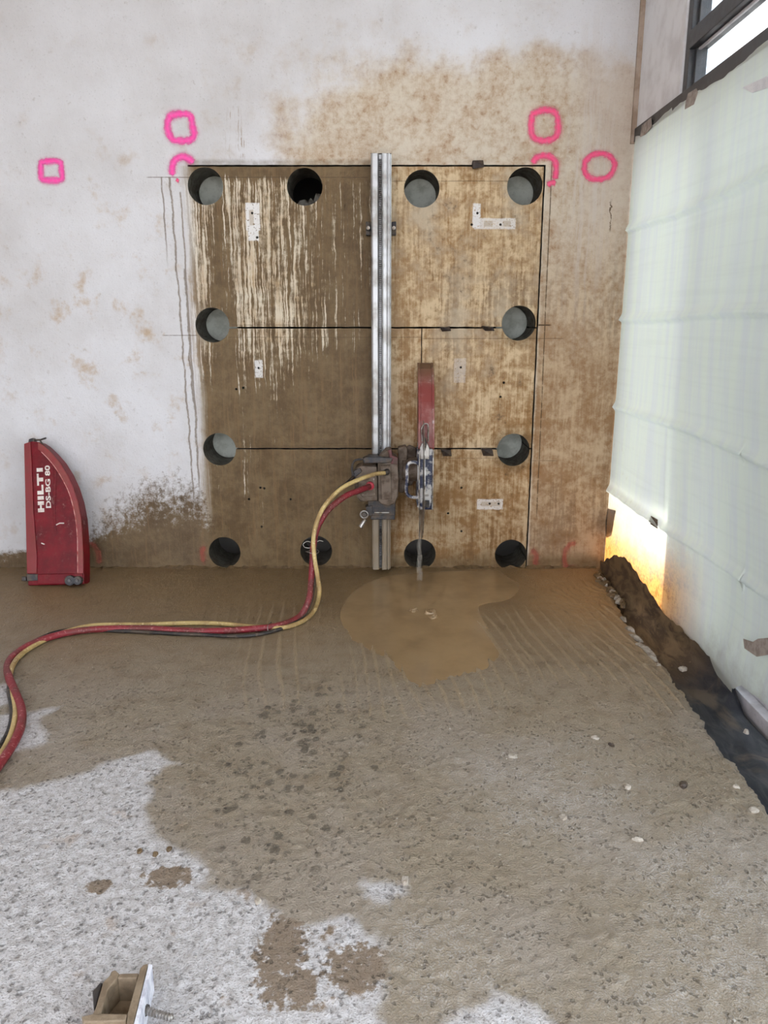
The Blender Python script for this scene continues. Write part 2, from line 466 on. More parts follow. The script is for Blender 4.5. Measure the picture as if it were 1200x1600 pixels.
# closed dark space behind the wall
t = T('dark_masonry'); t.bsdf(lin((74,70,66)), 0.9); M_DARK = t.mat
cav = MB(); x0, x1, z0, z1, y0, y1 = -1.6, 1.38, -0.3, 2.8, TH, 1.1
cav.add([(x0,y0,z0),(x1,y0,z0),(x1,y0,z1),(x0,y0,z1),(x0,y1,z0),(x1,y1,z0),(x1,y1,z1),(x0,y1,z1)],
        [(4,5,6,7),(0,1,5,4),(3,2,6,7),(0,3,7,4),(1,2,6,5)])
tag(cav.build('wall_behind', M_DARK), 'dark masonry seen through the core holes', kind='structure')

# ------------------------------------------------------------------ room shell
t = T('plain_plaster'); x, y, z = t.pos(); v = t.vec(x, y, z); n = t.noise(v, 2.2, 6, .6); nf = t.noise(v, 40, 5, .6)
t.bsdf(t.mix(lin((226,222,220)), lin((206,200,196)), t.smooth(.35, .7, n)), 0.85, 0, t.bump(nf, .3, .004)); M_PLASTER = t.mat
tag(MB().box(-4.4, -6.4, -0.15, -4.2, 0.3, 3.6).build('wall_left', M_PLASTER), 'white plaster side wall', kind='structure')
tag(MB().box(-4.4, -6.6, 3.6, 1.48, 0.3, 3.8).build('ceiling', M_PLASTER), 'white plaster ceiling', kind='structure')
tag(MB().box(-4.4, -6.6, 3.25, 1.48, -6.4, 3.6).build('wall_rear', M_PLASTER), 'lintel over the open rear front', kind='structure')

# ------------------------------------------------------------------ floor
DRY = [[(-400,1250),(0,1236),(50,1226),(100,1216),(150,1196),(200,1180),(232,1172),(262,1178),(284,1193),(255,1203),(236,1222),(248,1238),(232,1262),
        (244,1300),(292,1326),(334,1360),(330,1384),(384,1392),(440,1424),(482,1440),(540,1428),(602,1462),(612,1520),(600,1580),(640,1700),(-400,1700)],
       [(-200,1140),(40,1112),(98,1102),(60,1130),(84,1160),(20,1180),(-200,1200)],
       [(770,1545),(822,1556),(848,1580),(905,1640),(900,1700),(720,1700),(690,1600)],
       [(560,1378),(640,1370),(645,1400),(600,1412),(566,1402)],
       [(-40,1080),(30,1060),(20,1100),(-40,1120)]]
SEMI = [[(600,1410),(700,1430),(790,1480),(820,1560),(640,1600),(606,1500)], [(980,1320),(1140,1290),(1250,1400),(1250,1640),(930,1640),(1010,1480),(1000,1380)],
        [(700,1180),(900,1160),(1010,1230),(900,1330),(760,1290)]]
def wpoly(poly): return np.array([[F(px, py).x, F(px, py).y] for px, py in poly])
def sdf(poly, X, Y):
    """signed distance (positive inside)"""
    d = np.full(X.shape, 1e9); inside = np.zeros(X.shape, bool); n = len(poly)
    for i in range(n):
        a = poly[i]; b = poly[(i+1) % n]; ex, ey = b-a
        tt = np.clip(((X-a[0])*ex+(Y-a[1])*ey)/(ex*ex+ey*ey+1e-12), 0, 1)
        d = np.minimum(d, np.hypot(X-a[0]-tt*ex, Y-a[1]-tt*ey))
        with np.errstate(divide='ignore', invalid='ignore'):
            inside ^= ((a[1] > Y) != (b[1] > Y)) & (X < (b[0]-a[0])*(Y-a[1])/(b[1]-a[1])+a[0])
    return np.where(inside, d, -d)
# the slab's broken edge along the trench: X as a function of Y
EY = np.array([-6.4, -4.0, -2.45, -2.0, -1.6, -1.2, -0.8, -0.45, -0.2, 0.0])
EX = np.array([1.22, 1.22, 1.215, 1.225, 1.24, 1.245, 1.25, 1.285, 1.34, 1.37])
PUD = [(640,898),(770,893),(806,915),(790,938),(742,950),(755,985),(776,1020),(752,1042),(700,1056),(660,1070),(632,1058),(616,1030),(588,1018),
       (560,1000),(540,960),(560,925),(600,905)]
def build_floor():
    xs = np.concatenate([np.linspace(-4.2, -2.35, 24)[:-1], np.arange(-2.35, 1.0, 0.0085), np.linspace(1.0, 1.0+0.999, 46)])
    ys = np.concatenate([np.linspace(-6.4, -3.5, 30)[:-1], np.arange(-3.5, 0.0, 0.0085), [0.0]])
    fx = np.where(xs > 1.0, (xs-1.0)/0.999, 0.0)
    X, Y = np.meshgrid(xs, ys); FX = np.broadcast_to(fx, X.shape)
    edge = np.interp(Y, EY, EX) + (fbm(Y*9, Y*0+3, 4)-.5)*.05 + (fbm(Y*60, Y*0+9, 3)-.5)*.016
    X = np.where(FX > 0, 1.0 + (edge-1.0)*FX, X)
    big = (fbm(X*1.3+5, Y*1.3, 3)-.5)*0.012
    fine = (fbm(X*52, Y*40, 3, .6)-.5)*0.0058
    peb = np.maximum(0, fbm(X*75+9, Y*55, 2)-.55)*0.012
    near = np.clip((-1.35-Y)/0.6, 0, 1)
    # dragged grooves in the band in front of the wall
    rx = X + 0.10*Y + (fbm(X*3, Y*1.4, 2)-.5)*.06
    ph = rx*2*np.pi/0.062 + (vnoise(X*7, Y*2)-.5)*5
    groove = (np.maximum(0, np.sin(ph))**4) * np.clip((Y+1.95)/.25, 0, 1) * np.clip((-0.55-Y)/.35, 0, 1) * np.clip((X+1.0)/.4, 0, 1) * np.clip(vnoise(X*4, Y*3)*1.5-.15, 0, 1)
    rb = np.clip((X-.75)/.25, 0, 1) * np.clip((Y+1.9)/.4, 0, 1) * np.clip((-0.2-Y)/.2, 0, 1)
    ph2 = (X*0.85 + Y*0.45 + (fbm(X*8, Y*8, 3)-.5)*.12)*2*np.pi/0.05
    Z = big + fine*(.5+.5*near) + peb*near*1.2 + groove*0.010 + rb*np.sin(ph2)*0.0035*vnoise(X*9+3, Y*9)
    psd = sdf(wpoly(PUD), X, Y)
    kk = np.clip((psd+.16)/.16, 0, 1); Z = Z*(1-.8*kk) + np.clip(-psd/.1, -1, 1)*.0028*np.clip((psd+.3)/.2, 0, 1)
    Z -= np.clip((FX-.9)/.1, 0, 1)*0.012
    Z = np.where(Y > -0.05, Z*.4, Z)
    dry = np.full(X.shape, -9.0)
    for p in DRY: dry = np.maximum(dry, sdf(wpoly(p), X, Y))
    semi = np.full(X.shape, -9.0)
    for p in SEMI: semi = np.maximum(semi, sdf(wpoly(p), X, Y))
    ny, nx = X.shape
    V = np.stack([X.ravel(), Y.ravel(), Z.ravel()], 1)
    skirt = V.reshape(ny, nx, 3)[:, -1].copy(); skirt[:, 2] = -0.16; skirt[:, 0] -= 0.004
    V = np.concatenate([V, skirt])
    idx = np.arange(ny*nx).reshape(ny, nx)
    q = np.stack([idx[:-1,:-1], idx[:-1,1:], idx[1:,1:], idx[1:,:-1]], -1).reshape(-1, 4)
    sk = ny*nx + np.arange(ny)
    q2 = np.stack([idx[:-1,-1], sk[:-1], sk[1:], idx[1:,-1]], -1)
    q = np.concatenate([q, q2])
    me = bpy.data.meshes.new('floor')
    me.vertices.add(len(V)); me.vertices.foreach_set('co', V.ravel())
    me.loops.add(q.size); me.loops.foreach_set('vertex_index', q.ravel().astype(np.int32))
    me.polygons.add(len(q)); me.polygons.foreach_set('loop_start', np.arange(0, q.size, 4, dtype=np.int32))
    me.update(calc_edges=True); me.validate()
    me.polygons.foreach_set('use_smooth', np.ones(len(q), bool))
    pad = np.full(ny, -1.0)
    for nm, a in (('dry', dry), ('semi', semi), ('puddle', psd), ('groove', groove*1.6)):
        at = me.attributes.new(nm, 'FLOAT', 'POINT')
        at.data.foreach_set('value', np.concatenate([a.ravel(), pad]).astype(np.float32))
    return me

def floor_material():
    t = T('screed'); x, y, z = t.pos(); v = t.vec(x, y, 0.0)
    n1 = t.noise(v, 2.0, 5, .6); n2 = t.noise(v, 9, 6, .6); n3 = t.noise(v, 42, 6, .65); n4 = t.noise(v, 170, 4, .6)
    dry = t.attr('dry'); semi = t.attr('semi'); pud = t.attr('puddle')
    d = t.smooth(-0.012, 0.03, dry + (n2-.5)*.10 + (n3-.5)*.05)
    wet = t.mix(lin((136,111,78)), lin((154,140,121)), t.smooth(-0.5, -1.9, y + (n1-.5)*1.0))
    wet = t.mix(wet, lin((118,99,75)), t.smooth(.45, .68, n2)*.45)
    gv = t.attr('groove'); wet = t.mix(wet, lin((176,154,124)), t.smooth(.08, .6, gv)*.5)  # mud on groove crests, painted paler so the relief reads in flat light
    wet = t.mix(wet, lin((160,130,92)), t.smooth(-0.06, .10, pud + (n2-.5)*.16)*.8)
    wet = t.mix(wet, lin((162,150,138)), t.smooth(.45,.6,n1)*t.smooth(-1.3,-2.0,y)*.6)
    wet = t.mix(wet, lin((166,132,90)), t.smooth(.6, 1.05, x)*t.smooth(-1.3, -.4, y)*.5)
    # darker soaked spots
    sp = t.vor(t.vec(x*1.0, y*.8, 0.0) , 25, 'Distance')
    fld = t.blob(x, y, F(470,1190).x, F(470,1190).y, .35, .75)
    wet = t.mix(wet, lin((98,89,76)), t.smooth(.46, .32, sp + (n3-.5)*.45)*t.smooth(0,.5,fld)*t.smooth(.44,.54,n2)*.85)
    # half dry bloom
    s_ = t.smooth(-.22, .18, semi + (n2-.5)*.25 + (n3-.5)*.2)
    bloom = t.mix(lin((172,162,150)), lin((204,198,194)), t.smooth(.45,.65,n4))
    col = t.mix(wet, bloom, s_*t.smooth(.42,.60,n2*.4+n3*.3+n4*.3)*.8)
    dc = t.mix(lin((216,212,213)), lin((186,180,178)), t.smooth(.4,.65,n3))
    dc = t.mix(dc, lin((150,142,138)), t.smooth(.52,.64,n4)*.6)
    dc = t.mix(dc, lin((176,150,126)), t.smooth(.60,.72,n2)*.45)
    # mud blots on the dry part
    blot = t.smooth(.60, .66, n2*.8 + n3*.2)*t.blob(x, y, F(470,1500).x, F(470,1500).y, .38, .45)
    for px, py, a, b in ((262,1373,.055,.03),(155,1386,.03,.018),(560,1510,.07,.05),(440,1490,.05,.10),(470,1540,.03,.04)):
        c = F(px, py)
        blot = t.mx(blot, t.smooth(.56, .64, t.blob(x, y, c.x, c.y, a*2.0, b*2.3)*.28 + n3*.55 + n2*.28))
    dc = t.mix(dc, lin((132,112,90)), blot*.9)
    col = t.mix(col, dc, d)
    # lime flecks and grit
    fk = t.vor(v, 34, 'Distance'); gate = t.noise(t.vec(x+9, y, 0.0), 13, 2, .5)
    col = t.mix(col, lin((206,200,192)), t.smooth(.13, .07, fk + (n4-.5)*.1)*t.smooth(.56,.60,gate)*.8)
    col = t.mix(col, lin((70,60,50)), t.smooth(.58,.68,n4)*.35)
    col = t.mix(col, lin((196,186,170)), t.smooth(.43,.34,n4)*(1.0-d)*.32)
    rough = t.smooth(0, 1, d, .36, .88) + s_*.12 + (n2-.5)*.25
    vg = t.vor(t.vec(x + (n3-.5)*.03, y*.75, 0.0), 62)
    pit = t.smooth(.34, .16, vg + (n4-.5)*.5)*t.smooth(.46, .56, n3*.5 + gate*.5)*t.smooth(-.9, -1.8, y)
    col = t.mix(col, lin((92,80,68)), pit*.38)  # pits darkened in the colour: painted shade plus mud
    h = n3*.5 + n4*.4 - pit*.5
    t.bsdf(col, t.sat(rough), 0, t.bump(h, 1.0, .015), .5)
    return t.mat
M_FLOOR = floor_material()
fme = build_floor(); fme.materials.append(M_FLOOR)
floor = bpy.data.objects.new('floor', fme); COL.objects.link(floor)
tag(floor, 'rough screed floor, wet with brown slurry and dry white in front', kind='structure')

# puddle of slurry under the saw
def puddle():
    t = T('slurry_water'); x, y, z = t.pos(); v = t.vec(x, y, 0.0)
    n = t.noise(v, 5, 5, .6); n2 = t.noise(v, 30, 3, .5)
    col = t.mix(lin((156,130,96)), lin((144,119,88)), t.smooth(.35,.7,n))
    t.bsdf(col, .16, 0, t.bump(n2, .05, .004), .5)
    poly = spline([tuple(F(a, b).xy) + (0,) for a, b in PUD + PUD[:1]], 5)[:-1]
    c = sum((Vector(p) for p in poly), Vector())/len(poly)
    poly = [p+(p-c).normalized()*.03 for p in poly]; poly = [(p.x, min(p.y, -.012)) for p in poly]
    b = MB(); b.prism(poly, -.006, .0012, 'z')
    return b.build('mud_puddle', t.mat)
tag(puddle(), 'smooth brown slurry puddle on the floor below the saw', 'puddle')

M_MUD = simple('wet_mud', (112,90,62), (90,72,50), .5, 0, 30, .6)
def mud_ridge():
    xs = np.arange(-2.3, 1.33, .008); prof = 7
    b = MB()
    for i, x in enumerate(xs):
        a = .35 + .65*float(fbm(x*9, 2.0, 3)); a *= 1.0 if x > -1.5 else .6
        wd = .020 + .05*float(fbm(x*6, 8.0, 4))*a*1.3; hh = .006 + .034*max(0, float(fbm(x*24, 5.0, 4))-.25)*a*1.5
        for k in range(prof):
            s = k/(prof-1); jit = float(vnoise(x*60, k*3.7))-.5
            b.v.append(Vector((x, -wd*s+jit*.006, -.006+hh*(1-s)**1.1+jit*.007*(1 if 0 < k < prof-1 else 0))))
    for i in range(len(xs)-1):
        for k in range(prof-1): b.f.append((i*prof+k, (i+1)*prof+k, (i+1)*prof+k+1, i*prof+k+1))
    o = b.build('mud_ridge', M_MUD, floor, True); tag(o, 'crumbly mud line along the foot of the wall', kind='stuff'); return o
mud_ridge()

# ------------------------------------------------------------------ trench, membrane, glazed wall
M_TRENCH = simple('trench_bed', (64,58,54), (92,78,60), .6, 0, 9, .5)
tag(MB().box(1.15, -6.4, -0.30, 1.9, 0.1, -0.12).build('trim_trench', M_TRENCH), 'dark bed of the joint along the glazed wall', kind='structure')

def outward(y, z):
    a = min(1, max(0, (-y-.55)/1.0)); a = a*a*(3-2*a); c = min(1, max(0, (1.5-z)/1.4)); c = c*c*(3-2*c)
    return .115*a*c

def membrane():
    t = T('bitumen_sheet'); x, y, z = t.pos(); v = t.vec(x, y*.6, z)
    n1 = t.noise(v, 4, 5, .6, .6); n2 = t.noise(t.vec(x*1.6, y*.5, z), 14, 6, .62, .8); n3 = t.noise(v, 80, 4, .6)
    dark = t.mix(lin((38,40,48)), lin((66,66,68)), t.smooth(.42,.66,n2))
    dark = t.mix(dark, lin((104,92,78)), t.smooth(.56,.66,n1)*.7)
    mud = t.mix(lin((120,98,72)), lin((78,62,48)), t.smooth(.4,.62,n2))
    mud = t.mix(mud, lin((150,126,96)), t.smooth(.60,.68,n3*.6+n2*.4)*.6)
    f = t.smooth(-1.62, -1.2, y + (n2-.5)*.5 + (1.3-x)*.4)
    t.bsdf(t.mix(dark, mud, f), .62, 0, t.bump(n2*.7+n3*.2, .5, .012), .4)
    ys = np.concatenate([np.linspace(-0.01, -3.2, 260), np.linspace(-3.3, -6.35, 20)])
    hY = np.array([-6.4, -2.2, -1.75, -1.62, -1.2, -.95, -.66, -.45, -.25, -.1, 0]); hZ = np.array([-.06, -.06, -.055, .03, .06, .11, .19, .21, .16, .09, .04])
    prof = 16; b = MB()
    for y in ys:
        e = float(np.interp(y, EY, EX)); hh = float(np.interp(y, hY, hZ)); far = min(1, max(0, (y+1.75)/.3))
        hh += (float(fbm(y*14, 2, 3))-.5)*.05*far
        for k in range(prof):
            s = k/(prof-1)
            xo = 1.348 + outward(y, .08)
            x_ = e-.035 + (xo-e+.035)*min(1, s*1.45)**(1.0)
            if s < .12: z_ = -.055
            else: z_ = -.06 + (hh+.06)*max(0, (s-.35)/.65)**1.25
            a = .018*(1-s*.6)
            x_ = min(xo, x_); z_ += (float(fbm(x_*22+3, y*9, 3))-.5)*a*2.2 + (float(fbm(x_*9, y*3+5, 2))-.5)*.03*far*(1-s)
            if k == 0: z_ = -.075
            b.v.append(Vector((x_, y, z_)))
    for i in range(len(ys)-1):
        for k in range(prof-1): b.f.append((i*prof+k, (i+1)*prof+k, (i+1)*prof+k+1, i*prof+k+1))
    return b.build('membrane_strip', t.mat, None, True)
tag(membrane(), 'crumpled black membrane smeared with mud in the joint beside the film', 'membrane')

M_FRAME = simple('anthracite_metal', (62,62,66), (84,82,82), .45, .2, 12, .05)
M_ALU = simple('pale_sill_metal', (206,200,204), (184,178,180), .45, .1, 10, .05)
t = T('window_glass'); gl = t.new('ShaderNodeBsdfGlossy'); gl.inputs['Roughness'].default_value = .02
tr = t.new('ShaderNodeBsdfTransparent'); tr.inputs[0].default_value = (.95,.97,.97,1)
fr = t.new('ShaderNodeLayerWeight'); fr.inputs[0].default_value = .5; mx = t.new('ShaderNodeMixShader')
x, y, z = t.pos(); nn = t.noise(t.vec(x, y, z), 6, 3, .5)
fc = S(t, fr.outputs['Facing']); lw = fc*fc*fc*fc*.25*(0.8+nn*.2)+.02; t.set(mx.inputs[0], lw)
t.nt.links.new(tr.outputs[0], mx.inputs[1]); t.nt.links.new(gl.outputs[0], mx.inputs[2]); t.nt.links.new(mx.outputs[0], t.out.inputs[0])
M_GLASS = t.mat

win = bpy.data.objects.new('window_1', None); COL.objects.link(win); tag(win, 'dark framed glazed wall behind the film', kind='structure')
YJ = -0.64                                     # jamb of the upper lights
ZS, ZSt = 2.445, 2.515                         # dark bar under the upper lights
def wpart(name, m, *bx):
    b = MB()
    for q in bx: b.box(*q)
    return b.build(name, m, win, bevel=.003)
wpart('sill_bar', M_FRAME, (1.366, -6.4, ZS, 1.47, -0.0, ZSt))
wpart('frame', M_FRAME, (1.386, YJ-.055, ZSt, 1.47, YJ, 3.6))
wpart('inner_frame', M_FRAME, (1.41, YJ-.078, ZSt, 1.46, YJ-.055, 2.692))
wpart('inner_frame', M_FRAME, (1.41, YJ-.078, 2.768, 1.46, YJ-.055, 3.6))
wpart('transom', M_FRAME, (1.380, -6.4, 2.692, 1.47, YJ-.055, 2.768))
wpart('reflection_strip', M_ALU, (1.415, -6.4, 2.682, 1.43, YJ-.08, 2.6915))  # pale strip stands in for the reflection under the transom
wpart('pane', M_GLASS, (1.436, -6.4, ZSt, 1.442, YJ-.078, 2.69)); wpart('pane', M_GLASS, (1.436, -6.4, 2.77, 1.442, YJ-.078, 3.6))
for yy in (-0.0, -0.98, -2.5, -4.2, -6.35):
    wpart('mullion', M_FRAME, (1.53, yy-.05, 0.06, 1.58, yy, ZS))
wpart('bottom_rail', M_ALU, (1.535, -6.4, -.1, 1.60, 0, .065)); wpart('sill_step', M_ALU, (1.487, -6.4, -.12, 1.533, 0, -.01))
wpart('lower_pane', M_GLASS, (1.556, -6.4, .066, 1.562, -.05, ZS-.001)); wpart('head_rail', M_FRAME, (1.471, -6.4, ZS, 1.60, 0, ZSt))
# white pier over the bar beside the corner, and the corner strip
t = T('pier_plaster'); x, y, z = t.pos(); n = t.noise(t.vec(x, y, z), 7, 6, .6)
t.bsdf(t.mix(lin((236,235,238)), lin((216,213,215)), t.smooth(.4,.7,n)), .8); M_PIER = t.mat
tag(MB().box(1.376, YJ, ZSt, 1.47, 0.3, 3.6).build('wall_right', M_PIER), 'narrow white pier beside the window above the dark bar', kind='structure')
tag(MB().box(1.381, -0.0, -.3, 1.60, 0.3, ZSt-.001).build('wall_right_return', M_DARK), 'end of the back wall beyond the corner', kind='structure')
M_STRIP = simple('corner_strip', (176,156,140), (150,128,110), .7, 0, 8, .2)
tag(MB().box(1.350, -.016, 2.44, 1.378, -.001, 3.6).build('trim_corner', M_STRIP), 'tan strip up the corner beside the window', kind='structure')

# outside: paved ground, added unseen slab and panel that shape the sun patch, neighbour house
M_PAVE = simple('paving', (84,85,88), (72,73,76), .85, 0, 3, .2)
tag(MB().box(1.9, -30, -.3, 40, 60, -.08).build('ground', M_PAVE), 'pale paving outside', kind='structure')
tag(MB().box(-20, -30, -.3, 1.9, -6.6, -.08).build('ground_rear', M_PAVE), 'pale paving before the open front', kind='structure')
M_NEI = simple('neighbour_render', (168,184,198), (158,174,190), .8, 0, 2, .1)
tag(MB().box(1.60, -6.4, 5.0, 3.48, 3.0, 5.2).build('shade_slab', M_NEI), 'unseen slab added overhead outside to shade the upper film', 'shade_slab')  # added out of view to keep the sun off the upper film
tag(MB().box(2.15, -3.0, -.08, 2.20, -1.17, 2.35).build('shade_panel', M_NEI), 'unseen upright panel added outside to bound the sun patch on the film', 'shade_panel')  # added out of view to cut the sun patch off sideways
tag(MB().box(2.2, 20.0, -.08, 9.9, 30, 16).build('neighbour_house', M_NEI), 'pale blue neighbouring house seen through the upper window', 'building')

# ------------------------------------------------------------------ plastic film over the glazing
def film():
    t = T('plastic_film'); x, y, z = t.pos(); v = t.vec(x, y, z)
    n1 = t.noise(v, 2.0, 4, .6); n2 = t.noise(v, 16, 6, .65); n3 = t.noise(v, 70, 4, .6)
    sv = t.noise(t.vec(x, y, z*.06), 14, 4, .6); sh = t.noise(t.vec(x, y*.03, z), 45, 2, .5)
    col = t.mix(lin((222,228,217)), lin((216,220,219)), t.smooth(.35,.7,sv))
    col = t.mix(col, lin((182,186,178)), t.smooth(.45,.75,sh)*.10)
    col = t.mix(col, lin((190,180,160)), t.smooth(.56,.72,n2)*t.smooth(-1.0,-.2,y)*t.smooth(1.4,.2,z)*.5)
    # mud soaked into the foot of the film by the corner
    st_ = t.smooth(.60,.16, z + (n1-.5)*.25 + (n2-.5)*.12)*t.smooth(-1.4,-.9,y + (n2-.5)*.1)
    mud = t.mix(lin((206,150,84)), lin((150,92,38)), t.smooth(.40,.66,n2*.6+n3*.4))
    col = t.mix(col, mud, st_*t.smooth(.25,.5,n2+(.45-z)*.9))
    low = t.smooth(.22,.0,z+(n2-.5)*.25)*t.smooth(-.8,-1.2,y)
    col = t.mix(col, lin((150,140,128)), low*.55)
    d = t.new('ShaderNodeBsdfDiffuse'); tl = t.new('ShaderNodeBsdfTranslucent'); g = t.new('ShaderNodeBsdfGlossy'); g.inputs['Roughness'].default_value = .35
    bmp = t.bump(n2*.4+sh*.12+sv*.6, .12, .01)
    for k in (d, tl, g): t.set(k.inputs['Normal'], bmp)
    t.set(d.inputs[0], col); t.set(tl.inputs[0], col)
    m1 = t.new('ShaderNodeMixShader'); m1.inputs[0].default_value = .315; m2 = t.new('ShaderNodeMixShader'); m2.inputs[0].default_value = .04
    L = t.nt.links.new
    L(d.outputs[0], m1.inputs[1]); L(tl.outputs[0], m1.inputs[2]); L(m1.outputs[0], m2.inputs[1]); L(g.outputs[0], m2.inputs[2]); L(m2.outputs[0], t.out.inputs[0])
    ys = np.linspace(-.004, -2.45, 230); zs = np.linspace(0, 1, 210)
    b = MB(); ny, nz = len(ys), len(zs)
    creases = [(1.985,.05),(1.50,-.0),(1.0,-.10),(.50,-.16)]
    for i, y in enumerate(ys):
        ztop = 2.468 + (float(fbm(y*6, 1, 3))-.5)*.05 - (.02 if y < -.6 else 0) + .02*min(1, -y/2)
        zb = -.05 if y > -1.63 else float(np.interp(y, [-2.5, -1.95, -1.72, -1.63], [.12, .09, .06, .0]))
        zb += (float(fbm(y*30, 4, 3))-.5)*.03
        for s in zs:
            z = zb+(ztop-zb)*s
            off = .004 + .012*float(fbm(y*2.2+3, z*1.1, 3)) + .010*float(vnoise(y*5, z*.5))
            for c0, sl in creases:
                c = c0 + sl*(y+0.0)*-.0 + .03*math.sin(y*2.1+c0*3)*(-y/2)
                dz = z-c
                off += .024*math.exp(-(dz/(.03 if dz > 0 else .006))**2)
            off += .012*math.exp(-((y+.93-.03*z)/.02)**2)*max(0, 1-z/1.3)      # fold standing off at the lit foot
            off += .03*math.exp(-((z-.1)/.15)**2)*max(0, min(1, (-y-1.2)/.4))
            yy = y
            
            off *= min(1, -y/.05)*.9+.1
            zz = z
            b.v.append(Vector((1.3765+outward(yy, zz)-off*.9, yy, zz)))
    for i in range(ny-1):
        for k in range(nz-1): b.f.append((i*nz+k, (i+1)*nz+k, (i+1)*nz+k+1, i*nz+k+1))
    return b.build('plastic_sheet', t.mat, None, True)
sheet = tag(film(), 'translucent off-white plastic film hung over the glazed wall', 'plastic film')
M_TAPE = simple('grey_tape', (168,156,148), (144,132,124), .55, 0, 30, .2)
M_TAPE2 = simple('brown_tape', (112,96,82), (92,78,64), .6, 0, 30, .2)
def tape(pts, m, X=1.358, name='tape_strip', label=None):
    c = [Q(a, b, X) for a, b in pts]; b = MB()
    n = len(c); v = [p for p in c] + [p+Vector((.0025, 0, 0)) for p in c]
    b.add(v, [tuple(range(n)), tuple(range(2*n-1, n-1, -1))] + [(i, (i+1) % n, (i+1) % n+n, i+n) for i in range(n)])
    o = b.build(name, m, sheet)
    if label: o['label'] = label
    return o
tape([(1000,214),(1003,196),(1017,184),(1018,198),(1008,210)], M_TAPE, label='grey tape at the top corner')
tape([(1075,146),(1088,138),(1090,144),(1084,163),(1070,171),(1071,160)], M_TAPE, label='grey tape holding the film to the bar')
tape([(1159,137),(1200,118),(1240,110),(1200,137),(1175,145)], simple('white_tape', (236,236,240), (220,220,226), .5, 0, 20, .1), 1.362, label='white tape on the film')
tape([(946,816),(950,791),(964,795),(958,832),(946,838)], M_TAPE2, 1.366, label='brown tape by the corner')
tape([(1017,806),(1027,812),(1027,826),(1016,819)], M_TAPE2, 1.366, label='small dark square of tape')
tape([(1161,998),(1176,1003),(1184,998),(1206,996),(1206,1022),(1182,1026),(1163,1013)], M_TAPE, 1.445, label='grey tape at the foot of the film')

# ------------------------------------------------------------------ cores left in the holes
M_CORE = simple('grey_core', (196,197,186), (172,172,160), .75, 0, 14, .3)
core_lab = {0:'grey core face set in the top left hole', 2:'grey core face in the top hole right of the rail', 3:'grey core face in the top right hole',
            4:'grey core face in the second hole down on the left', 5:'grey core face in the second hole down on the right',
            6:'grey core face in the third hole down on the left', 7:'grey core face in the third hole down on the right'}
for k in PLUG:
    hx, hz = HOLES[k]; b = MB(); n = 40; r = HR-.0015
    ring = [(math.cos(2*math.pi*i/n), math.sin(2*math.pi*i/n)) for i in range(n)]
    b.prism([(r*c, r*s) for c, s in ring], .262+(k % 3)*.004, .30, 'y')
    # broken ledge left by the drill
    o = b.build('concrete_core', M_CORE, None, bevel=.003); o.location = (hx, 0, hz)
    tag(o, core_lab[k], 'concrete core', 'cores left in the drilled holes')
# remains in the second top hole
hx, hz = HOLES[1]; b = MB()
b.prism([(hx-.06,hz-.075),(hx-.045,hz-.05),(hx-.01,hz-.045),(hx,hz-.06),(hx+.02,hz-.035),(hx+.035,hz-.055),(hx+.05,hz-.01),(hx+.075,hz-.015),(hx+.09,hz-.035),(hx+.06,hz-.08),(hx+.02,hz-.0955),(hx-.03,hz-.09)], .14, .2, 'y')
tag(b.build('broken_core', simple('wet_grey_core', (104,99,90), (70,60,48), .6, 0, 40, .5), None, bevel=.004), 'jagged broken core in the dark top hole left of the rail', 'concrete core', 'cores left in the drilled holes')

# wedges in the cuts
M_WEDGE = simple('dark_steel', (52,44,42), (84,68,54), .5, .5, 30, .3)
def wedge(pts, label, y0=-.045):
    c = [W(a, b) for a, b in pts]; b = MB()
    n = len(c); v = [(p[0], y0 + .012*(i % 2), p[1]) for i, p in enumerate(c)] + [(p[0], .06, p[1]+(.0)) for p in c]
    zc = sum(p[1] for p in c)/n
    v = v[:n] + [(p[0], .05, ZW + (p[1]-zc)*.1) for p in c]
    b.add(v, [tuple(range(n)), tuple(range(2*n-1, n-1, -1))] + [(i, (i+1) % n, (i+1) % n+n, i+n) for i in range(n)])
    tag(b.build('steel_wedge', M_WEDGE, None, bevel=.002), label, 'wedge', 'wedges driven into the saw cuts')
ZW = ZT; wedge([(737,253),(754,252),(755,263),(738,266)], 'dark steel wedge in the top cut')
ZW = Z1; wedge([(687,512),(702,510),(704,517),(690,518)], 'left wedge in the cut under the top right block'); wedge([(752,509),(770,511),(771,517),(757,517)], 'right wedge in the cut beside the second right hole')
ZW = Z2; wedge([(688,700),(704,702),(705,711),(692,711)], 'left wedge in the cut just right of the blade guard'); wedge([(751,699),(768,700),(770,711),(754,711)], 'right wedge in the cut beside the third right hole')

# ------------------------------------------------------------------ sprayed marks
def spray(cols, name, alpha=1.0):
    t = T(name); x, y, z = t.pos(); n = t.noise(t.vec(x, y, z), 60, 5, .65); nf = t.noise(t.vec(x, y, z), 260, 3, .6)
    a = t.attr('across'); al = t.smooth(1.05, .05, a + (n-.5)*.35 + (nf-.5)*.3); al = al*al*alpha
    b = t.new('ShaderNodeBsdfDiffuse'); t.set(b.inputs[0], t.mix(lin(cols[0]), lin(cols[1]), t.smooth(.4,.65,n)))
    tr = t.new('ShaderNodeBsdfTransparent'); mx = t.new('ShaderNodeMixShader'); t.set(mx.inputs[0], al)
    t.nt.links.new(tr.outputs[0], mx.inputs[1]); t.nt.links.new(b.outputs[0], mx.inputs[2]); t.nt.links.new(mx.outputs[0], t.out.inputs[0])
    return t.mat
M_PINK = spray([(255,88,172),(255,112,186)], 'pink_spray'); M_PINK2 = spray([(255,92,142),(248,116,152)], 'rose_spray', .92); M_FADE = spray([(196,90,84),(180,100,84)], 'faded_red_spray', .5)
MARKI = [0]
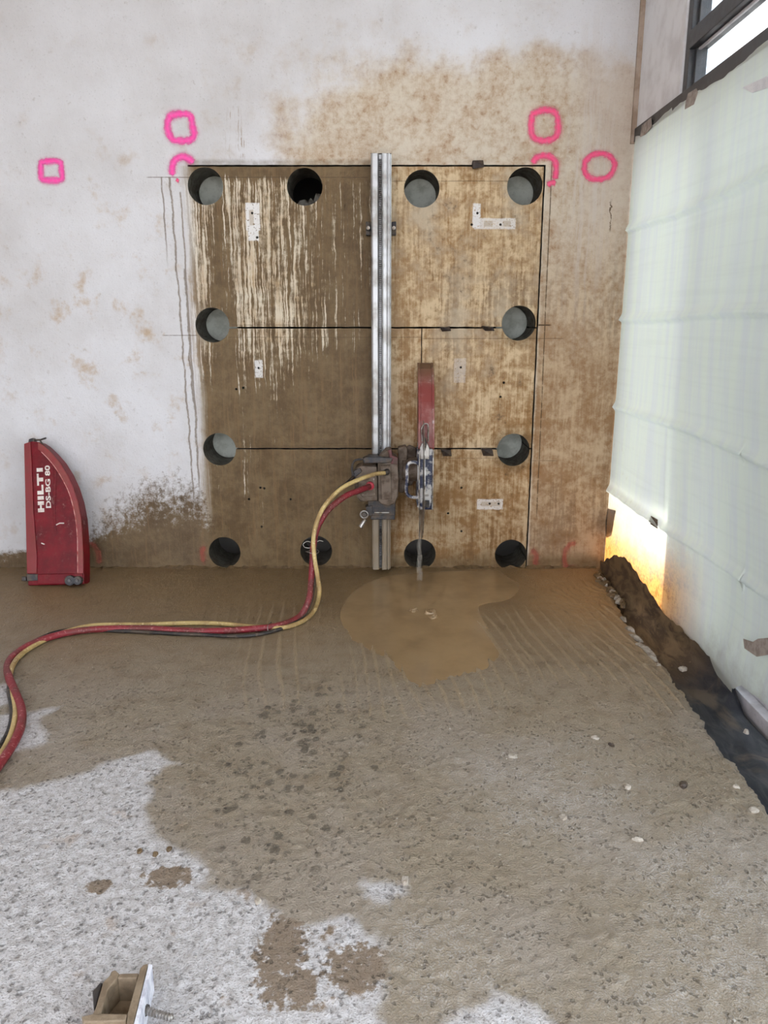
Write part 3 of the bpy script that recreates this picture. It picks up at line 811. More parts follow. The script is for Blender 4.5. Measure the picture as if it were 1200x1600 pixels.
def mark(pts, w, m, closed, label, group='sprayed marks on the wall'):
    pts = [Vector((*W(a, b), 0)) for a, b in pts]
    if closed: path = spline(pts+[pts[0], pts[1]], 6); path = path[6:-1] if False else spline(pts+[pts[0]], 6)[:-1]
    else: path = spline(pts, 6)
    n = len(path); MARKI[0] += 1; y = -.0003-.00004*MARKI[0]
    V = []; A = []
    for i, p in enumerate(path):
        a = path[i-1] if (i or closed) else p; b_ = path[(i+1) % n] if (i < n-1 or closed) else p
        tg = (b_-a).normalized(); nn = Vector((-tg.y, tg.x, 0)); hw = w*.84*(1+(vnoise(i*.7, MARKI[0]*3.1)-.5)*.35)
        for s in (-1, -.5, 0, .5, 1):
            q = p+nn*hw*s*1.5; V.append((q.x, y, q.y)); e = 0 if (closed or 1 < i < n-2) else .45
            A.append(abs(s)+e)
    Fc = []
    for i in range(n if closed else n-1):
        j = (i+1) % n
        for k in range(4): Fc.append((i*5+k, j*5+k, j*5+k+1, i*5+k+1))
    me = bpy.data.meshes.new('spray_mark'); me.from_pydata(V, [], Fc); at = me.attributes.new('across', 'FLOAT', 'POINT')
    at.data.foreach_set('value', A); me.materials.append(m)
    o = bpy.data.objects.new('spray_mark', me); COL.objects.link(o); tag(o, label, 'spray mark', group)
mark([(266,181),(282,178),(297,181),(301,198),(303,212),(296,219),(282,220),(270,218),(263,206),(262,192)], .032, M_PINK, True, 'bright pink sprayed square above the top left hole')
mark([(64,254),(76,252),(93,253),(96,266),(96,280),(82,282),(66,280),(64,268)], .028, M_PINK, True, 'small pink sprayed square at far left of the wall')
mark([(270,277),(269,262),(274,250),(285,245),(296,249),(303,256)], .032, M_PINK, False, 'pink sprayed arch cut off at the top left hole')
mark([(274,283),(281,281)], .02, M_PINK2, False, 'short pink dab under the left arch')
mark([(832,178),(850,172),(867,176),(872,192),(870,211),(858,219),(842,219),(832,212),(830,196)], .030, M_PINK2, True, 'rose pink sprayed square above the top right hole')
mark([(832,258),(838,247),(852,243),(866,250),(869,266),(866,284)], .030, M_PINK2, False, 'rose pink sprayed arch over the top right hole')
mark([(854,290),(861,286),(870,285)], .028, M_PINK2, False, 'rose pink dab at the right saw cut')
mark([(914,253),(924,243),(940,240),(955,246),(960,259),(953,274),(938,280),(922,278),(914,268)], .028, M_PINK2, True, 'rose pink sprayed oval nearest the corner')
mark([(902,849),(892,850),(884,860),(882,874),(886,886),(900,885)], .026, M_FADE, False, 'faded red sprayed ring low near the corner')
mark([(828,858),(836,864),(838,874),(834,884)], .028, M_FADE, False, 'faded red dabs beside the bottom right hole')
mark([(131,855),(142,850),(150,856),(155,868),(155,884)], .028, M_FADE, False, 'faded red arch beside the leaning blade guard')
mark([(322,852),(316,862),(319,882)], .026, M_FADE, False, 'faded red dab beside the bottom left hole')

# ------------------------------------------------------------------ saw rail
t = T('rail_aluminium'); x, y, z = t.pos(); v = t.vec(x, y, z); n1 = t.noise(v, 9, 5, .62); n2 = t.noise(v, 60, 5, .65)
mf = t.smooth(.46, .58, t.smooth(.95, .25, z)*.35 + n2*.45 + n1*.2)
t.bsdf(t.mix(t.mix(lin((186,185,186)), lin((146,141,136)), t.smooth(.4,.65,n1)), lin((140,122,98)), mf*.85), t.smooth(0,1,mf,.4,.75), t.smooth(0,1,mf,.65,.1), t.bump(n2, .15, .003)); M_RAIL = t.mat
M_RACK = simple('rack_steel', (104,102,102), (70,62,56), .45, .7, 16, .2)
M_MUDMET = simple('muddy_casting', (112,96,82), (84,68,54), .6, .15, 22, .4)
M_DKMET = simple('dark_casting', (58,56,60), (96,84,72), .5, .3, 24, .3)
M_CLEAN = simple('bare_steel', (176,172,168), (120,108,94), .35, .8, 26, .2)
RX = -.016; RZ0, RZ1 = .035, 2.365; RY = -.15
rail = thing('saw_rail', 'upright grey aluminium saw rail bolted to the wall', 'rail', (RX, -.1, RZ0))
prof = [(-.056,-.055),(-.056,-.128),(-.051,-.146),(-.044,RY),(-.019,RY),(-.013,-.140),(-.012,-.120),(.003,-.120),(.004,-.152),(.007,-.156),(.012,RY),(.031,RY),(.032,-.138),(.037,-.138),(.038,-.147),(.047,-.147),(.049,-.130),(.056,-.128),(.056,-.055)]
b = MB(); b.prism([(RX+x, y) for x, y in prof], RZ0, RZ1, 'z'); adopt(rail, b.build('rail_body', M_RAIL, None, bevel=.0012))
b = MB(); z = RZ0+.01
while z < RZ1-.03:
    b.box(RX-.0115, -.139, z, RX+.0025, -.1205, z+.0055); z += .0105
adopt(rail, b.build('gear_rack', M_RACK))
b = MB(); b.box(RX-.0555, -.1275, RZ1+.0003, RX+.0555, -.056, RZ1+.004); adopt(rail, b.build('end_cap', M_DKMET))
for zc in (W(600,352)[1]-.03, .22):
    b = MB(); b.box(RX-.05, -.054, zc-.06, RX+.05, -.001, zc+.06); adopt(rail, b.build('rail_foot', M_MUDMET, None, bevel=.004))
    for s in ((-1, 1) if zc > 1 else ()):
        b = MB(); b.prism([(s*.0575,-.06),(s*.083,-.07),(s*.083,-.13),(s*.0575,-.118)], zc-.035, zc+.035, 'z', Matrix.Translation((RX,0,0)))
        cl = b.build('rail_clamp', M_DKMET, None, bevel=.003); adopt(rail, cl)
        b = MB(); b.cyl((RX+s*.07, -.128, zc), (RX+s*.07, -.148, zc), .010, 6); bo = b.build('clamp_bolt', M_CLEAN, cl)

# ------------------------------------------------------------------ wall saw head
saw = thing('wall_saw', 'mud-caked wall saw head clamped on the upright rail', 'wall saw', tuple(P(596, 800, -.2)))
def pbox(x0, y0, x1, y1, yf, yb, b=None):
    a = P(x0, y1, yf); c = P(x1, y0, yf); b = b or MB(); b.box(a.x, yf, a.z, c.x, yb, c.z); return b
def ppoly(pts, yf, yb, b=None):
    c = [P(a, d, yf) for a, d in pts]; b = b or MB(); b.prism([(p.x, p.z) for p in c], yf, yb, 'y'); return b
def spart(name, b, m, bevel=.004, parent=None, smooth=False):
    o = b.build(name, m, None, bevel=bevel, smooth=smooth, autosm=40 if smooth else None)
    if parent is None: adopt(saw, o)
    else: o.parent = parent
    return o
# carriage on the rail
spart('carriage', pbox(575, 712, 618, 806, -.21, -.152), M_DKMET)
spart('gearbox', ppoly([(592,716),(603,704),(611,703),(614,712),(621,716),(623,748),(622,775),(617,787),(607,791),(596,788),(591,783),(590,728)], -.33, -.211), M_MUDMET, .006)
spart('gearbox_cover', ppoly([(594,728),(611,726),(612,780),(596,781)], -.343, -.331), M_MUDMET, .004)
spart('motor', ppoly([(553,738),(557,731),(566,728),(589,729),(590,783),(562,784),(558,778),(554,768)], -.34, -.215), M_MUDMET, .008)
mc = spart('motor_cover', ppoly([(560,752),(566,745),(586,745),(588,775),(566,777),(560,770)], -.352, -.341), M_MUDMET, .004)
spart('motor_flange', ppoly([(549,742),(553,736),(562,731),(566,737),(556,745),(553,754)], -.356, -.3), M_DKMET, .004)
for a, d in ((565,748),(584,749),(567,773),(585,772)):
    p = P(a, d, -.353); spart('screw', MB().cyl(p, p+Vector((0, .01, 0)), .0045, 8), M_CLEAN, 0, mc)
spart('top_bar', ppoly([(566,717),(572,714),(606,715),(614,716),(612,722),(604,724),(568,724)], -.36, -.30), M_DKMET, .006)
spart('swing_arm', ppoly([(622,700),(634,697),(637,702),(636,760),(630,770),(623,770)], -.235, -.16), M_MUDMET, .006)
b = MB(); p = P(642, 733, -.2); b.cyl((p.x-.05, -.2, p.z), (p.x+.04, -.2, p.z), .07, 28); spart('blade_hub', b, M_MUDMET, .004, None, True)
spart('arm_plate', ppoly([(632,700),(640,696),(650,700),(650,742),(644,758),(634,760)], -.145, -.115), M_MUDMET, .004)
spart('lug', ppoly([(606,704),(612,702),(613,712),(622,715),(622,726),(611,725)], -.35, -.331), simple('oily_red', (88,34,34), (78,62,52), .5, .1, 30, .2), .003)
# wire handle and black loop
lp = [P(a, d, -.36) for a, d in ((567,717),(556,719),(551,725),(550,735),(552,743))]
spart('loop_handle', MB().tube(spline(lp, 6), .0065, 8), M_DKMET, 0, None, True)
# hose couplings
cp = P(578, 759, -.36); rc = spart('red_coupling', MB().tube([cp+Vector((0,.02,0)), cp+Vector((0,-.012,0)), cp+Vector((-.004,-.014,0))], [.024,.024,.015], 22), simple('red_rubber', (188,52,70), (168,84,84), .5, 0, 20, .15), .002, None, True)
cp2 = P(602, 738, -.36); spart('water_coupling', MB().tube([cp2+Vector((.012,.03,.0)), cp2+Vector((.004,-.006,0)), cp2+Vector((-.012,-.02,-.004))], [.018,.017,.012], 18), M_DKMET, .002, None, True)
# lower carriage plate
spart('stop_plate', pbox(579, 803, 617, 812, -.205, -.153), M_DKMET, .003)
spart('stop_clamp', ppoly([(571,792),(582,790),(582,806),(574,806)], -.22, -.155), M_DKMET, .003)
spart('retaining_pin', MB().cyl(P(585, 801, -.215), P(608, 801, -.215), .005, 8), M_CLEAN, 0)
# water tap hanging beside the rail
rc_ = P(569, 804, -.23); ring = [rc_+Vector((.021*math.cos(a), .0, .021*math.sin(a))) for a in np.linspace(0, 2*math.pi, 20, endpoint=False)]
tapv = spart('tap', MB().tube(ring, .0055, 8, True), M_CLEAN, 0, None, True)
spart('tap_knob', MB().cyl(P(569,804,-.225), P(569,804,-.245), .013, 16), M_DKMET, .002, tapv)
spart('tap_spout', MB().tube([P(571,811,-.23), P(566,819,-.235), P(563,824,-.24)], [.011,.013,.014], 14), M_CLEAN, 0, tapv, True)
# blade
bz = P(657, 735, -.2)
XB = XM
ring = []
b = MB(); n = 96; cz = .62; cy = -.2; rb = .36
pts = []
for i in range(n):
    a = 2*math.pi*i/n; r = rb-(.006 if i % 8 == 0 else 0)
    pts.append((min(cy+r*math.cos(a), -.0), cz+r*math.sin(a)))
b.prism(pts, XB-.0017, XB+.0017, 'x'); spart('saw_blade', b, M_CLEAN, 0)

# blade guard on the saw
def dusty_red(name, obj=False):
    t = T(name); x, y, z = t.objpos() if obj else t.pos(); v = t.vec(x, y, z)
    n1 = t.noise(v, 7, 6, .62); n2 = t.noise(v, 45, 5, .65)
    c = t.mix(lin((122,10,26)), lin((92,6,18)), t.smooth(.35,.65,n1))
    if not obj:
        c = t.mix(lin((132,62,58)), lin((158,110,104)), t.smooth(.40,.62,n1+(1.0-z)*.25))
        c = t.mix(c, lin((200,186,182)), t.smooth(.56,.66,n2*.5+n1*.5)*.85)
        c = t.mix(c, lin((110,86,64)), t.smooth(1.12,1.26,z)*.9)
    else:
        c = t.mix(c, lin((186,150,142)), t.smooth(.57,.68,n1*.6+n2*.4)*.75)
        c = t.mix(c, lin((120,62,54)), t.smooth(.5,.7,n2)*.35)
    t.bsdf(c, .42, 0, t.bump(n2, .1, .003), .25); return t.mat
M_DRED = dusty_red('dusty_red_paint'); M_RED = dusty_red('red_paint', True)
t = T('slurry_blue_paint'); x, y, z = t.pos(); v = t.vec(x, y, z); n1 = t.noise(v, 16, 5, .6); n2 = t.noise(v, 50, 5, .6)
c = t.mix(lin((206,202,200)), lin((58,62,86)), t.smooth(.46,.54,n1*.7+n2*.3)); t.bsdf(c, .5, .1, t.bump(n2, .2, .004)); M_BLUE = t.mat
GX0, GX1 = .196, .276
red = [(-.04,1.262),(-.10,1.262),(-.165,1.235),(-.235,1.165),(-.285,1.06),(-.318,.95),(-.335,.808),(-.04,.808)]
g = spart('guard_end', MB().prism(red, GX0, GX1, 'x'), M_DRED, .006)
spart('rim', MB().prism([(y-.006, z+.004) for y, z in red[1:7]] + [(y+.004, z-.006) for y, z in reversed(red[1:7])], GX1-.008, GX1+.005, 'x'), M_DRED, .002, g)
spart('rim', MB().prism([(y-.006, z+.004) for y, z in red[1:7]] + [(y+.004, z-.006) for y, z in reversed(red[1:7])], GX0-.005, GX0+.008, 'x'), M_DRED, .002, g)
g2 = spart('guard_body', MB().prism([(-.04,.804),(-.345,.804),(-.35,.70),(-.35,.50),(-.34,.455),(-.04,.455)], GX0+.002, GX1-.002, 'x'), M_BLUE, .006)
spart('front_rib', MB().prism([(-.346,.69),(-.362,.68),(-.362,.55),(-.346,.53)], GX0+.022, GX1-.022, 'x'), M_BLUE, .004, g2)
spart('hose_clip', MB().box(GX0+.02, -.365, .475, GX1-.02, -.345, .515), M_DKMET, .004, g2)
spart('side_plate', MB().box(GX0-.006, -.30, .46, GX0+.002, -.09, .78), M_BLUE, .003, g2)
for s in (GX0-.002, GX1-.006):
    spart('edge_rail', MB().box(s, -.358, .458, s+.008, -.345, .80), M_CLEAN, .002, g2)
# bail handle on the left of the guard
hp = [P(a, d, -.34) for a, d in ((655,724),(645,722),(638,725),(636,733),(636,750),(635,766),(638,774),(646,777),(655,777))]
spart('bail_handle', MB().tube(spline(hp, 6), .0095, 12), M_BLUE, 0, g2, True)
# draw latch
la = [P(a, d, -.347) for a, d in ((660,690),(659,672),(661,665),(665,662),(669,666),(669,690))]
lt = spart('latch', ppoly([(656,700),(660,692),(668,692),(671,700),(671,718),(657,718)], -.362, -.335), M_CLEAN, .004)
spart('latch_loop', MB().tube(spline(la, 6), .004, 8), M_CLEAN, 0, lt, True)
spart('latch_lever', MB().tube([P(664,684,-.352), P(664,692,-.37), P(663,704,-.375)], [.005,.011,.006], 10), M_DKMET, 0, lt, True)

# falling water under the guard
t = T('falling_water'); x, y, z = t.pos(); n = t.noise(t.vec(x, y, z*.15), 120, 3, .6)
df = t.new('ShaderNodeBsdfPrincipled'); df.inputs['Base Color'].default_value = lin((214,204,190)); df.inputs['Roughness'].default_value = .2
tr = t.new('ShaderNodeBsdfTransparent'); mx = t.new('ShaderNodeMixShader'); t.set(mx.inputs[0], t.smooth(.35,.7,n,.03,.22))
t.nt.links.new(tr.outputs[0], mx.inputs[1]); t.nt.links.new(df.outputs[0], mx.inputs[2]); t.nt.links.new(mx.outputs[0], t.out.inputs[0])
wa = P(656, 806, -.16)
zz = np.linspace(wa.z, .0035, 14)
b = MB().tube([(wa.x-.002+.004*math.sin(k*1.7), -.16-.10*((wa.z-q)/wa.z)**2, q) for k, q in enumerate(zz)], [.008+.010*((wa.z-q)/wa.z)+.002*math.sin(k*2.3) for k, q in enumerate(zz)], 12)
tag(b.build('water_jet', t.mat, None, True), 'thin stream of cooling water falling below the saw blade', 'water')
# splashes in the puddle
M_SPL = simple('splash_water', (150,122,88), (176,152,120), .15, 0, 40, .2)
for px, py, s in ((672,958,1.0),(676,965,.8),(646,955,.7)):
    c = F(px, py); b = MB(); n = 14
    pr = [(.006,.0022),(.015,.004),(.021,.016),(.026,.019),(.024,.011),(.031,.0022)]
    for (r, h) in pr:
        for k in range(n):
            a = 2*math.pi*k/n; j = 1+.22*math.sin(a*3+s*9)
            b.v.append(Vector((c.x+r*s*j*math.cos(a), c.y+r*s*j*math.sin(a), .002+(h-.002)*s*(.8+.4*math.sin(a*2+s)))))
    for i in range(len(pr)-1):
        for k in range(n): b.f.append((i*n+k, i*n+(k+1) % n, (i+1)*n+(k+1) % n, (i+1)*n+k))
    tag(b.build('water_splash', M_SPL, None, True), {1.0:'largest crown of splashing slurry in the puddle',.8:'smaller splash touching the largest one in the puddle',.7:'lone small splash left of the others in the puddle'}[s], 'splash', 'splashes in the puddle')

# ------------------------------------------------------------------ hoses
def hose_mat(name, c1, c2, c3):
    t = T(name); x, y, z = t.pos(); v = t.vec(x, y, z); n1 = t.noise(v, 9, 5, .6); n2 = t.noise(v, 80, 5, .65)
    c = t.mix(lin(c1), lin(c2), t.smooth(.40,.62,n1)); c = t.mix(c, lin(c3), t.smooth(.56,.66,n2)*.7)
    t.bsdf(c, .5, 0, t.bump(n2, .2, .003)); return t.mat
def fl(px, py, r): 
    p = F(px, py, r+.003); return p
def hose(name, air, ground, r, m, label, lift=None):
    pts = [P(a, b, y) for a, b, y in air]
    for q in ground:
        a, b = q[:2]; h = q[2] if len(q) > 2 else 0
        pts.append(F(a, b, r+.002+h))
    o = MB().tube(spline(pts, 10), r, 12).build(name, m, None, True)
    return tag(o, label, 'hose')
M_HR = hose_mat('red_hose_rubber', (132,34,44), (108,44,42), (186,130,126)); M_HY = hose_mat('yellow_hose_rubber', (196,170,112), (160,130,84), (226,206,160)); M_HB = hose_mat('black_cable_rubber', (34,30,30), (70,58,48), (110,94,78))
hose('red_hose', [(577,760,-.375),(560,767,-.46),(540,775,-.53),(514,796,-.60),(497,822,-.65),(490,850,-.69),(488,880,-.73),(486,910,-.77),(482,938,-.83)],
     [(468,963),(436,977),(390,983),(335,986),(280,985),(230,982),(185,982),(140,984),(95,991),(52,1005),(22,1024),(12,1040),(14,1058),(24,1082),(33,1106),(34,1128),(26,1152),(8,1182),(-12,1210),(-40,1250)],
     .0165, M_HR, 'thick red hose snaking from the saw across the floor')
hose('yellow_hose', [(601,739,-.385),(585,741,-.43),(562,749,-.50),(535,762,-.56),(512,784,-.62),(498,808,-.67),(490,838,-.71),(491,868,-.75),(496,900,-.79),(499,925,-.84)],
     [(492,952,.01),(474,970),(440,981),(395,979,.0),(335,974),(280,974),(230,976),(185,976),(140,978),(100,988),(62,1004),(34,1022),(20,1040,.01),(16,1060),(20,1085),(24,1110),(21,1135),(12,1160),(-4,1186),(-30,1220)],
     .0115, M_HY, 'thin yellow water hose running beside the red hose')
hose('black_cable', [(553,745,-.35),(542,755,-.42),(528,766,-.50),(508,790,-.58),(496,815,-.63),(493,845,-.67),(492,880,-.71),(490,915,-.76),(485,942,-.82)],
     [(470,966),(440,982),(400,992),(360,994),(320,992),(270,990),(215,987),(160,985),(110,984),(70,994),(36,1014),(22,1036),(18,1054),(14,1078),(18,1104),(17,1130),(4,1160),(-30,1200)],
     .0095, M_HB, 'black cable tied alongside the red and yellow hoses')
# wire ties
for px, py in ((488,862),(421,980)):
    c = P(px, py, -.705) if py < 900 else F(px, py, .02)
    ax = 'h' if py < 900 else 'v'
    ring = [c+(Vector((.034*math.cos(a), .03*math.sin(a), .004*math.sin(a*2))) if ax == 'h' else Vector((.004*math.sin(a*2), .045*math.cos(a), .021*math.sin(a)))) for a in np.linspace(0, 2*math.pi, 24, endpoint=False)]
    tag(MB().tube(ring, .0018, 6, True).build('wire_tie', M_CLEAN, None, True), 'wire tie round the hoses ' + ('below the saw' if py < 900 else 'on the floor'), 'wire tie')
cw = P(478, 852, -.6); tag(MB().tube(spline([P(a, b, -.64) for a, b in ((487,848),(480,846),(474,850),(476,855),(484,856),(490,852),(498,845),(505,846))], 6), .0016, 6).build('loose_wire', simple('white_wire', (220,216,208), None, .4, .3), None, True),
    'thin pale wire curl sticking out of the hose bundle', 'wire')

# ------------------------------------------------------------------ red blade guard leaning on the wall
def leaning_guard():
    s = .00373
    base = F(84, 917); tilt = R(15.5)
    g = thing('blade_guard', 'red half-round blade guard with white lettering leaning on the wall', 'blade guard', (base.x, base.y, 0.0))
    g.rotation_euler = (-tilt, 0, 0)
    def L(px, py): return ((px-84)*s, (916-py)*s+.004)
    def part(name, b, m, bevel=.004, parent=None, smooth=False):
        o = b.build(name, m, parent or g, bevel=bevel, smooth=smooth, autosm=40 if smooth else None); return o
    out = [(36,693),(46,690),(58,691),(66,696),(79,708),(92,723),(104,742),(113,761),(121,785),(126.5,812),(129,840),(130.5,868),(131,896)]
    outl = [L(*p) for p in out]
    low = [L(131,896), L(131,913), L(44,915), L(43,896)]
    D = .095
    part('guard_shell', MB().prism(outl + low[1:], 0, D, 'y'), M_RED, .005)
    # raised rim down the curve and along the straight edge
    inn = [(49,702),(58,703),(64,707),(75,718),(87,733),(98,751),(107,769),(114,791),(119,816),(121.5,842),(122,868),(122.5,896)]
    rim = [L(*p) for p in out[2:]] + [L(*p) for p in reversed(inn[1:])]
    part('curved_rim', MB().prism(rim, -.014, .0, 'y'), simple('rim_red', (136,34,38), (132,62,54), .45, 0, 14, .1, True), .003)
    ed = [Vector((L(*p)[0], -.0145, L(*p)[1])) for p in inn[2:]]
    part('worn_edge', MB().tube(spline(ed, 4), .0022, 6), simple('worn_paint', (226,170,160), (170,70,66), .5, 0, 30, .1, True), 0, None, True)
    part('straight_flange', MB().prism([L(36,694), L(46,691), L(48,720), L(52,800), L(58,868), L(58,896), L(43,896)], -.010, .0, 'y'), simple('flange_red', (130,22,30), (124,40,38), .45, 0, 14, .1, True), .003)
    part('back_plate', MB().prism([L(33,705), L(36,700), L(43,896), L(41,900)], .03, D+.01, 'y'), simple('plate_dark', (88,38,38), (64,50,44), .6, 0, 20, .2, True), .002)
    part('bottom_ledge', MB().prism([L(60,897), L(130,896), L(130,912), L(60,913)], -.012, .0, 'y'), M_RED, .004)
    part('corner_notch', MB().prism([L(42,897), L(60,897), L(60,907), L(43,908)], -.009, .0, 'y'), M_DKMET, .003)
    for px, py in ((112,910),(124,910)):
        x_, z_ = L(px, py)
        w = part('roller', MB().cyl((x_, -.035, z_+.012), (x_, -.006, z_+.012), .030 if px < 120 else .026, 22), M_DKMET, .004)
        part('roller_hub', MB().cyl((x_, -.040, z_+.012), (x_, -.034, z_+.012), .009, 14), M_RACK, .001, w)
    x_, z_ = L(38, 905); part('side_lug', MB().box(x_-.014, -.006, z_-.010, x_+.012, .03, z_+.014), M_DKMET, .003)
    # spring clip on top
    k = part('clip', MB().prism([L(40,692), L(41,686), L(48,684), L(50,690), L(47,693)], .01, .05, 'y'), M_DKMET, .003)
    part('clip_arm', MB().tube([Vector((*[L(48,687)[0]], .03, L(48,687)[1])), Vector((L(58,687)[0], .02, L(58,687)[1])), Vector((L(68,684.5)[0], .01, L(68,684.5)[1]))], .0055, 8), M_DKMET, 0, k)
    part('clip_arm', MB().tube([Vector((L(57,687)[0], .02, L(57,687)[1])), Vector((L(62,693)[0], .012, L(62,693)[1])), Vector((L(67,698.5)[0], .005, L(67,698.5)[1]))], .0045, 8), M_DKMET, 0, k)
    # moulded ridge in the face
    part('face_ridge', MB().prism([L(84,716), L(87,722), L(85,800), L(88,830), L(84,830), L(81,790), L(82,740)], -.004, .0, 'y'), M_RED, .003)
    M_WH = simple('white_print', (228,218,210), (206,188,180), .5, 0, 30, .05, True)
    # first line: block capitals, reading upwards; u along reading, w across (cap height)
    o0 = Vector((*L(68.0, 800.5),)); o1 = Vector((*L(64.6, 727.5),)); U = (o1-o0); Ln = U.length; U.normalize(); Wd = Vector((-U.y, U.x))
    cap = 9.6*s; tot = 6.25; k_ = Ln/tot
    def strokes(rects):
        b = MB()
        for (u0, u1, w0, w1) in rects:
            q = [o0+U*(u0*k_)+Wd*(w0*cap), o0+U*(u1*k_)+Wd*(w0*cap), o0+U*(u1*k_)+Wd*(w1*cap), o0+U*(u0*k_)+Wd*(w1*cap)]
            b.prism([(p.x, p.y) for p in q], -.0016, -.0002, 'y')
        return b
    letters = {'h': [(0,.5,0,1),(.95,1.45,0,1),(.5,.95,.38,.66)], 'i': [(1.65,2.15,0,1)], 'l': [(2.35,2.85,0,1),(2.85,3.65,0,.30)],
               't': [(3.55,5.15,.70,1),(4.1,4.6,0,.70)], 'i2': [(5.4,5.9,0,1)]}
    for nm in ('h', 'i', 'l', 't', 'i2'): part('letter', strokes(letters[nm]), M_WH, 0)
    # second line
    cu = bpy.data.curves.new('marking', 'FONT'); cu.body = 'DS-BG 80'; cu.size = 1.0; cu.offset = .028; cu.extrude = 0; cu.resolution_u = 3
    to = bpy.data.objects.new('marking', cu); COL.objects.link(to); bpy.context.view_layer.update()
    me = bpy.data.meshes.new_from_object(to.evaluated_get(bpy.context.evaluated_depsgraph_get())); bpy.data.objects.remove(to)
    a0 = Vector(L(78.2, 794)); a1 = Vector(L(75.4, 727.5)); U2 = a1-a0; L2 = U2.length; U2.normalize(); W2 = Vector((-U2.y, U2.x))
    xs = [q.co.x for q in me.vertices]; x0_, x1_ = min(xs), max(xs); ys_ = [q.co.y for q in me.vertices]; h_ = max(ys_)
    for q in me.vertices:
        p = a0+U2*((q.co.x-x0_)/(x1_-x0_)*L2)+W2*(q.co.y/h_*7.6*s); q.co = (p.x, -.0009, p.y)
    me.materials.append(M_WH); mo = bpy.data.objects.new('marking', me); COL.objects.link(mo); mo.parent = g
    mo['label'] = 'white model lettering'
    # scratches
    for pts in (((86,821),(92,818),(99,818)), ((64,849),(69,851))):
        part('scratch', MB().tube([Vector((L(*p)[0], -.0005, L(*p)[1])) for p in pts], .0035, 6), M_WH, 0)
    return g
leaning_guard()

# ------------------------------------------------------------------ rail foot lying in the foreground
def foot():
    H = .075
    c0 = F(190, 1560); ft = thing('rail_bracket', 'beige cast rail bracket with a screw lying on the floor at the bottom edge', 'bracket', (c0.x, c0.y, 0))
    M_CAST = simple('beige_casting', (150,132,110), (122,104,84), .55, .1, 20, .3); M_WHT = simple('white_face', (232,232,240), (176,176,190), .5, 0, 22, .2)
    def g(pts, z=H): return [(F(a, b, z).x, F(a, b, z).y) for a, b in pts]
    def part(name, b, m, bevel=.0025, parent=None):
        o = b.build(name, m, None, bevel=bevel)
        if parent: o.parent = parent
        else: adopt(ft, o)
        return o
    plate = part('side_plate', MB().prism(g([(231,1505),(224,1507),(219,1512),(217,1520),(199,1584),(195,1640),(206,1640),(208,1600)]), .0, H, 'z'), M_CAST)
    wp = [F(232,1505,H), F(208,1602,H), F(200,1640,H)]
    b = MB()
    pts = [(p.x+.0003, p.y) for p in wp] + [(p.x+.009, p.y-.002) for p in reversed(wp)]
    part('white_face', MB().prism(pts, .002, H-.0015, 'z'), M_WHT, .001, plate)
    part('far_wall', MB().prism(g([(217,1520),(187,1521),(183,1528),(214,1528)]), 0, H, 'z'), M_CAST)
    part('slanted_wall', MB().prism(g([(187,1521),(180,1515),(174,1517),(171,1524),(161,1534),(150,1572),(144,1586),(155,1588),(160,1575),(168,1546),(183,1528)]), 0, H, 'z'), M_CAST)
    part('near_wall', MB().prism(g([(127,1588),(147,1583),(199,1584),(197,1594),(160,1596),(131,1596)]), 0, H, 'z'), M_CAST)
    part('base', MB().prism(g([(129,1590),(199,1590),(196,1640),(118,1640)]), 0, H*.72, 'z'), M_CAST)
    part('floor_plate', MB().prism(g([(187,1524),(215,1524),(198,1588),(150,1588),(166,1545)]), .0, .012, 'z'), M_CAST, .001)
    kb = part('clamp_knob', MB().prism(g([(160,1532),(155,1533),(149,1541),(144,1546),(146,1572),(150,1568)]), .006, H*.95, 'z'), simple('black_plastic', (44,40,40), (66,58,52), .5, 0, 30, .2), .004)
    # threaded anchor screw standing out of the plate
    a = F(224, 1578, .035); d = (F(271, 1591, .035)-a); ln = d.length; d.normalize()
    b = MB(); path = []; rad = []
    n = 60
    for i in range(n+1):
        f = i/n; path.append(a+d*ln*f); rad.append((.0085 if (i % 6) < 3 else .0060)*(1 if f < .93 else 1-(f-.93)/.07*.6))
    b.tube(path, rad, 14)
    o = part('threaded_screw', b, M_CLEAN, 0)
    part('nut', MB().cyl(a-d*.004, a+d*.010, .0125, 6), M_DKMET, .001)
foot()

# ------------------------------------------------------------------ crumbs and chips
M_CHIP = simple('lime_chip', (190,180,168), (160,148,134), .8, 0, 40, .4); M_PEB = simple('dark_pebble', (62,50,42), (88,74,60), .6, 0, 40, .4); M_MORT = simple('mortar', (168,158,146), (130,118,104), .85, 0, 30, .5)
def lump(name, px, py, w, l, h, m, label, cat, group=None, rz=0, z0=0.0):
    c = F(px, py, z0); s = mpp(c); b = MB(); rnd = random.Random(px*7+py)
    n = 9
    for zz, k in ((-.004, 1.0), (h*.55, .95), (h, .6)):
        for i in range(n):
            a = 2*math.pi*i/n; j = rnd.uniform(.72, 1.15)
            b.v.append(Vector((w*s/2*k*j*math.cos(a), l*s/2*k*j*math.sin(a), zz*(1 if zz < 0 else rnd.uniform(.8, 1.1)))))
    for r in range(2):
        for i in range(n): b.f.append((r*n+i, r*n+(i+1) % n, (r+1)*n+(i+1) % n, (r+1)*n+i))
    b.f += [tuple(range(2*n, 3*n)), tuple(reversed(range(n)))]
    o = b.build(name, m); o.location = c; o.rotation_euler = (0, 0, R(rz)); return tag(o, label, cat, group)
G = 'loose chips on the wet floor'
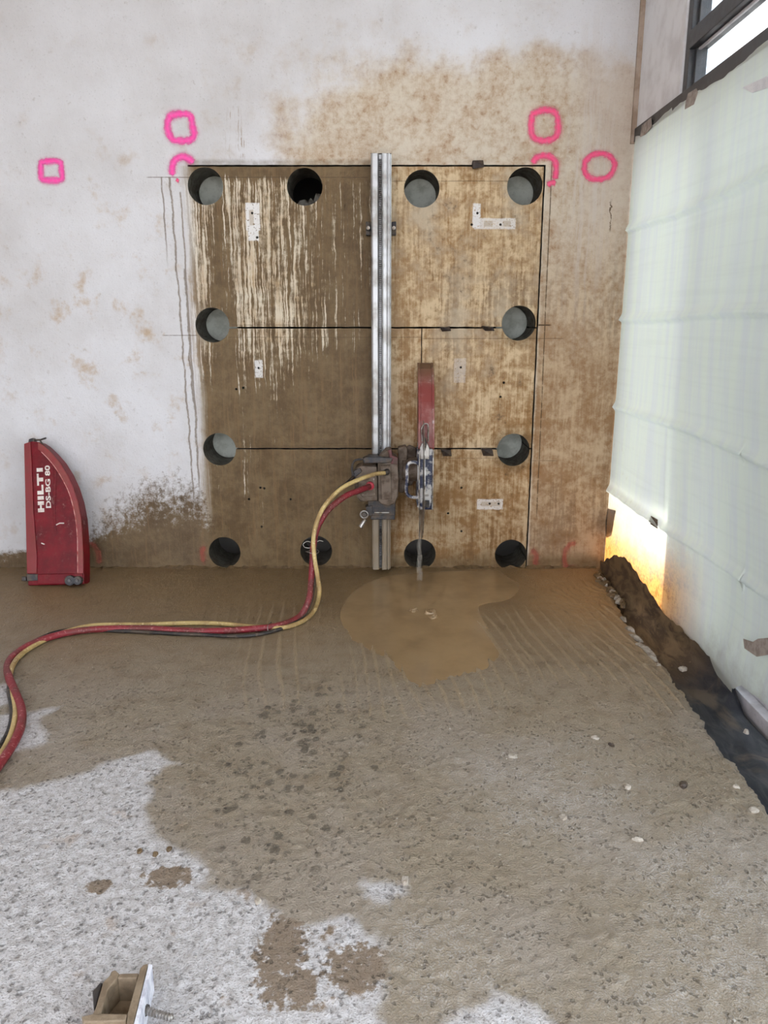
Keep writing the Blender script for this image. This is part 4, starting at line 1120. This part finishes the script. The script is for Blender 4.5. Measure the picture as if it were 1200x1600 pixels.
for px, py, w, l, rz, lb in ((800,1182,17,15,-20,'largest pale chip right of centre on the wet floor'), (880,1277,14,18,10,'pale chip above the long thin chip'),
                             (997,1312,20,7,-15,'long thin pale chip on the wet floor'), (981,1230,12,14,0,'pale chip left of the dark pebble'),
                             (1178,1266,16,16,20,'crumbly pale chip against the trench edge'), (1150,1230,12,12,0,'pale chip near the trench edge behind the crumbly one'),
                             (930,1153,13,10,-20,'pale chip left of a dark splinter'), (633,1376,13,22,0,'pale chip beside the dry white patch'), (403,1408,12,16,0,'pale chip at the edge of the dry white floor')):
    lump('floor_chip', px, py, w, l, .007, M_CHIP, lb, 'chip', G, rz)
lump('pebble', 1068, 1228, 14, 16, .014, M_PEB, 'small dark pebble on the wet floor near the trench', 'pebble', None, -35)
lump('splinter', 955, 1164, 11, 6, .008, M_PEB, 'dark splinter beside a pale chip', 'splinter', None, -40)
for px, py, lb in ((218,1331,'leftmost dark crumb on the dry floor'), (243,1336,'middle dark crumb on the dry floor'), (264,1328,'rightmost dark crumb on the dry floor')):
    lump('mud_crumb', px, py, 10, 13, .008, M_MUD, lb, 'crumb', 'dark crumbs in a row on the dry floor')
lump('floor_chip', 1067, 1046, 15, 12, .014, M_CHIP, 'square pale chip lying in the trench', 'chip', 'chips in the trench', 10, -.03)
lump('floor_chip', 1166, 1144, 8, 9, .012, M_CHIP, 'small pale chip lying on the black membrane', 'chip', 'chips in the trench', 0, -.04)
for px, py, w, l, rz in ((985,985,9,24,25),(994,998,9,30,28),(1004,1012,10,34,28),(1013,1020,9,32,26),(1020,1030,8,22,30),(1029,1042,7,10,20),(974,968,7,18,20)):
    lump('mortar_sliver', px, py, w, l, .016, M_MORT, 'grey mortar sliver along the broken floor edge beside the trench', 'mortar', 'mortar slivers along the trench edge', rz+180, -.004)
rnd = random.Random(4)
for i in range(16):
    px = 934+rnd.random()*52; py = 892+rnd.random()*24+(px-934)*.75
    if F(px, py).x > 1.30: px -= (F(px, py).x-1.295)/mpp(F(px, py))
    lump('rubble_piece', px, py, 8+rnd.random()*12, 8+rnd.random()*10, .010+rnd.random()*.02, M_MUD if i % 3 else M_MORT, 'muddy rubble piece in the corner by the film', 'rubble', 'rubble in the corner', rnd.random()*180)
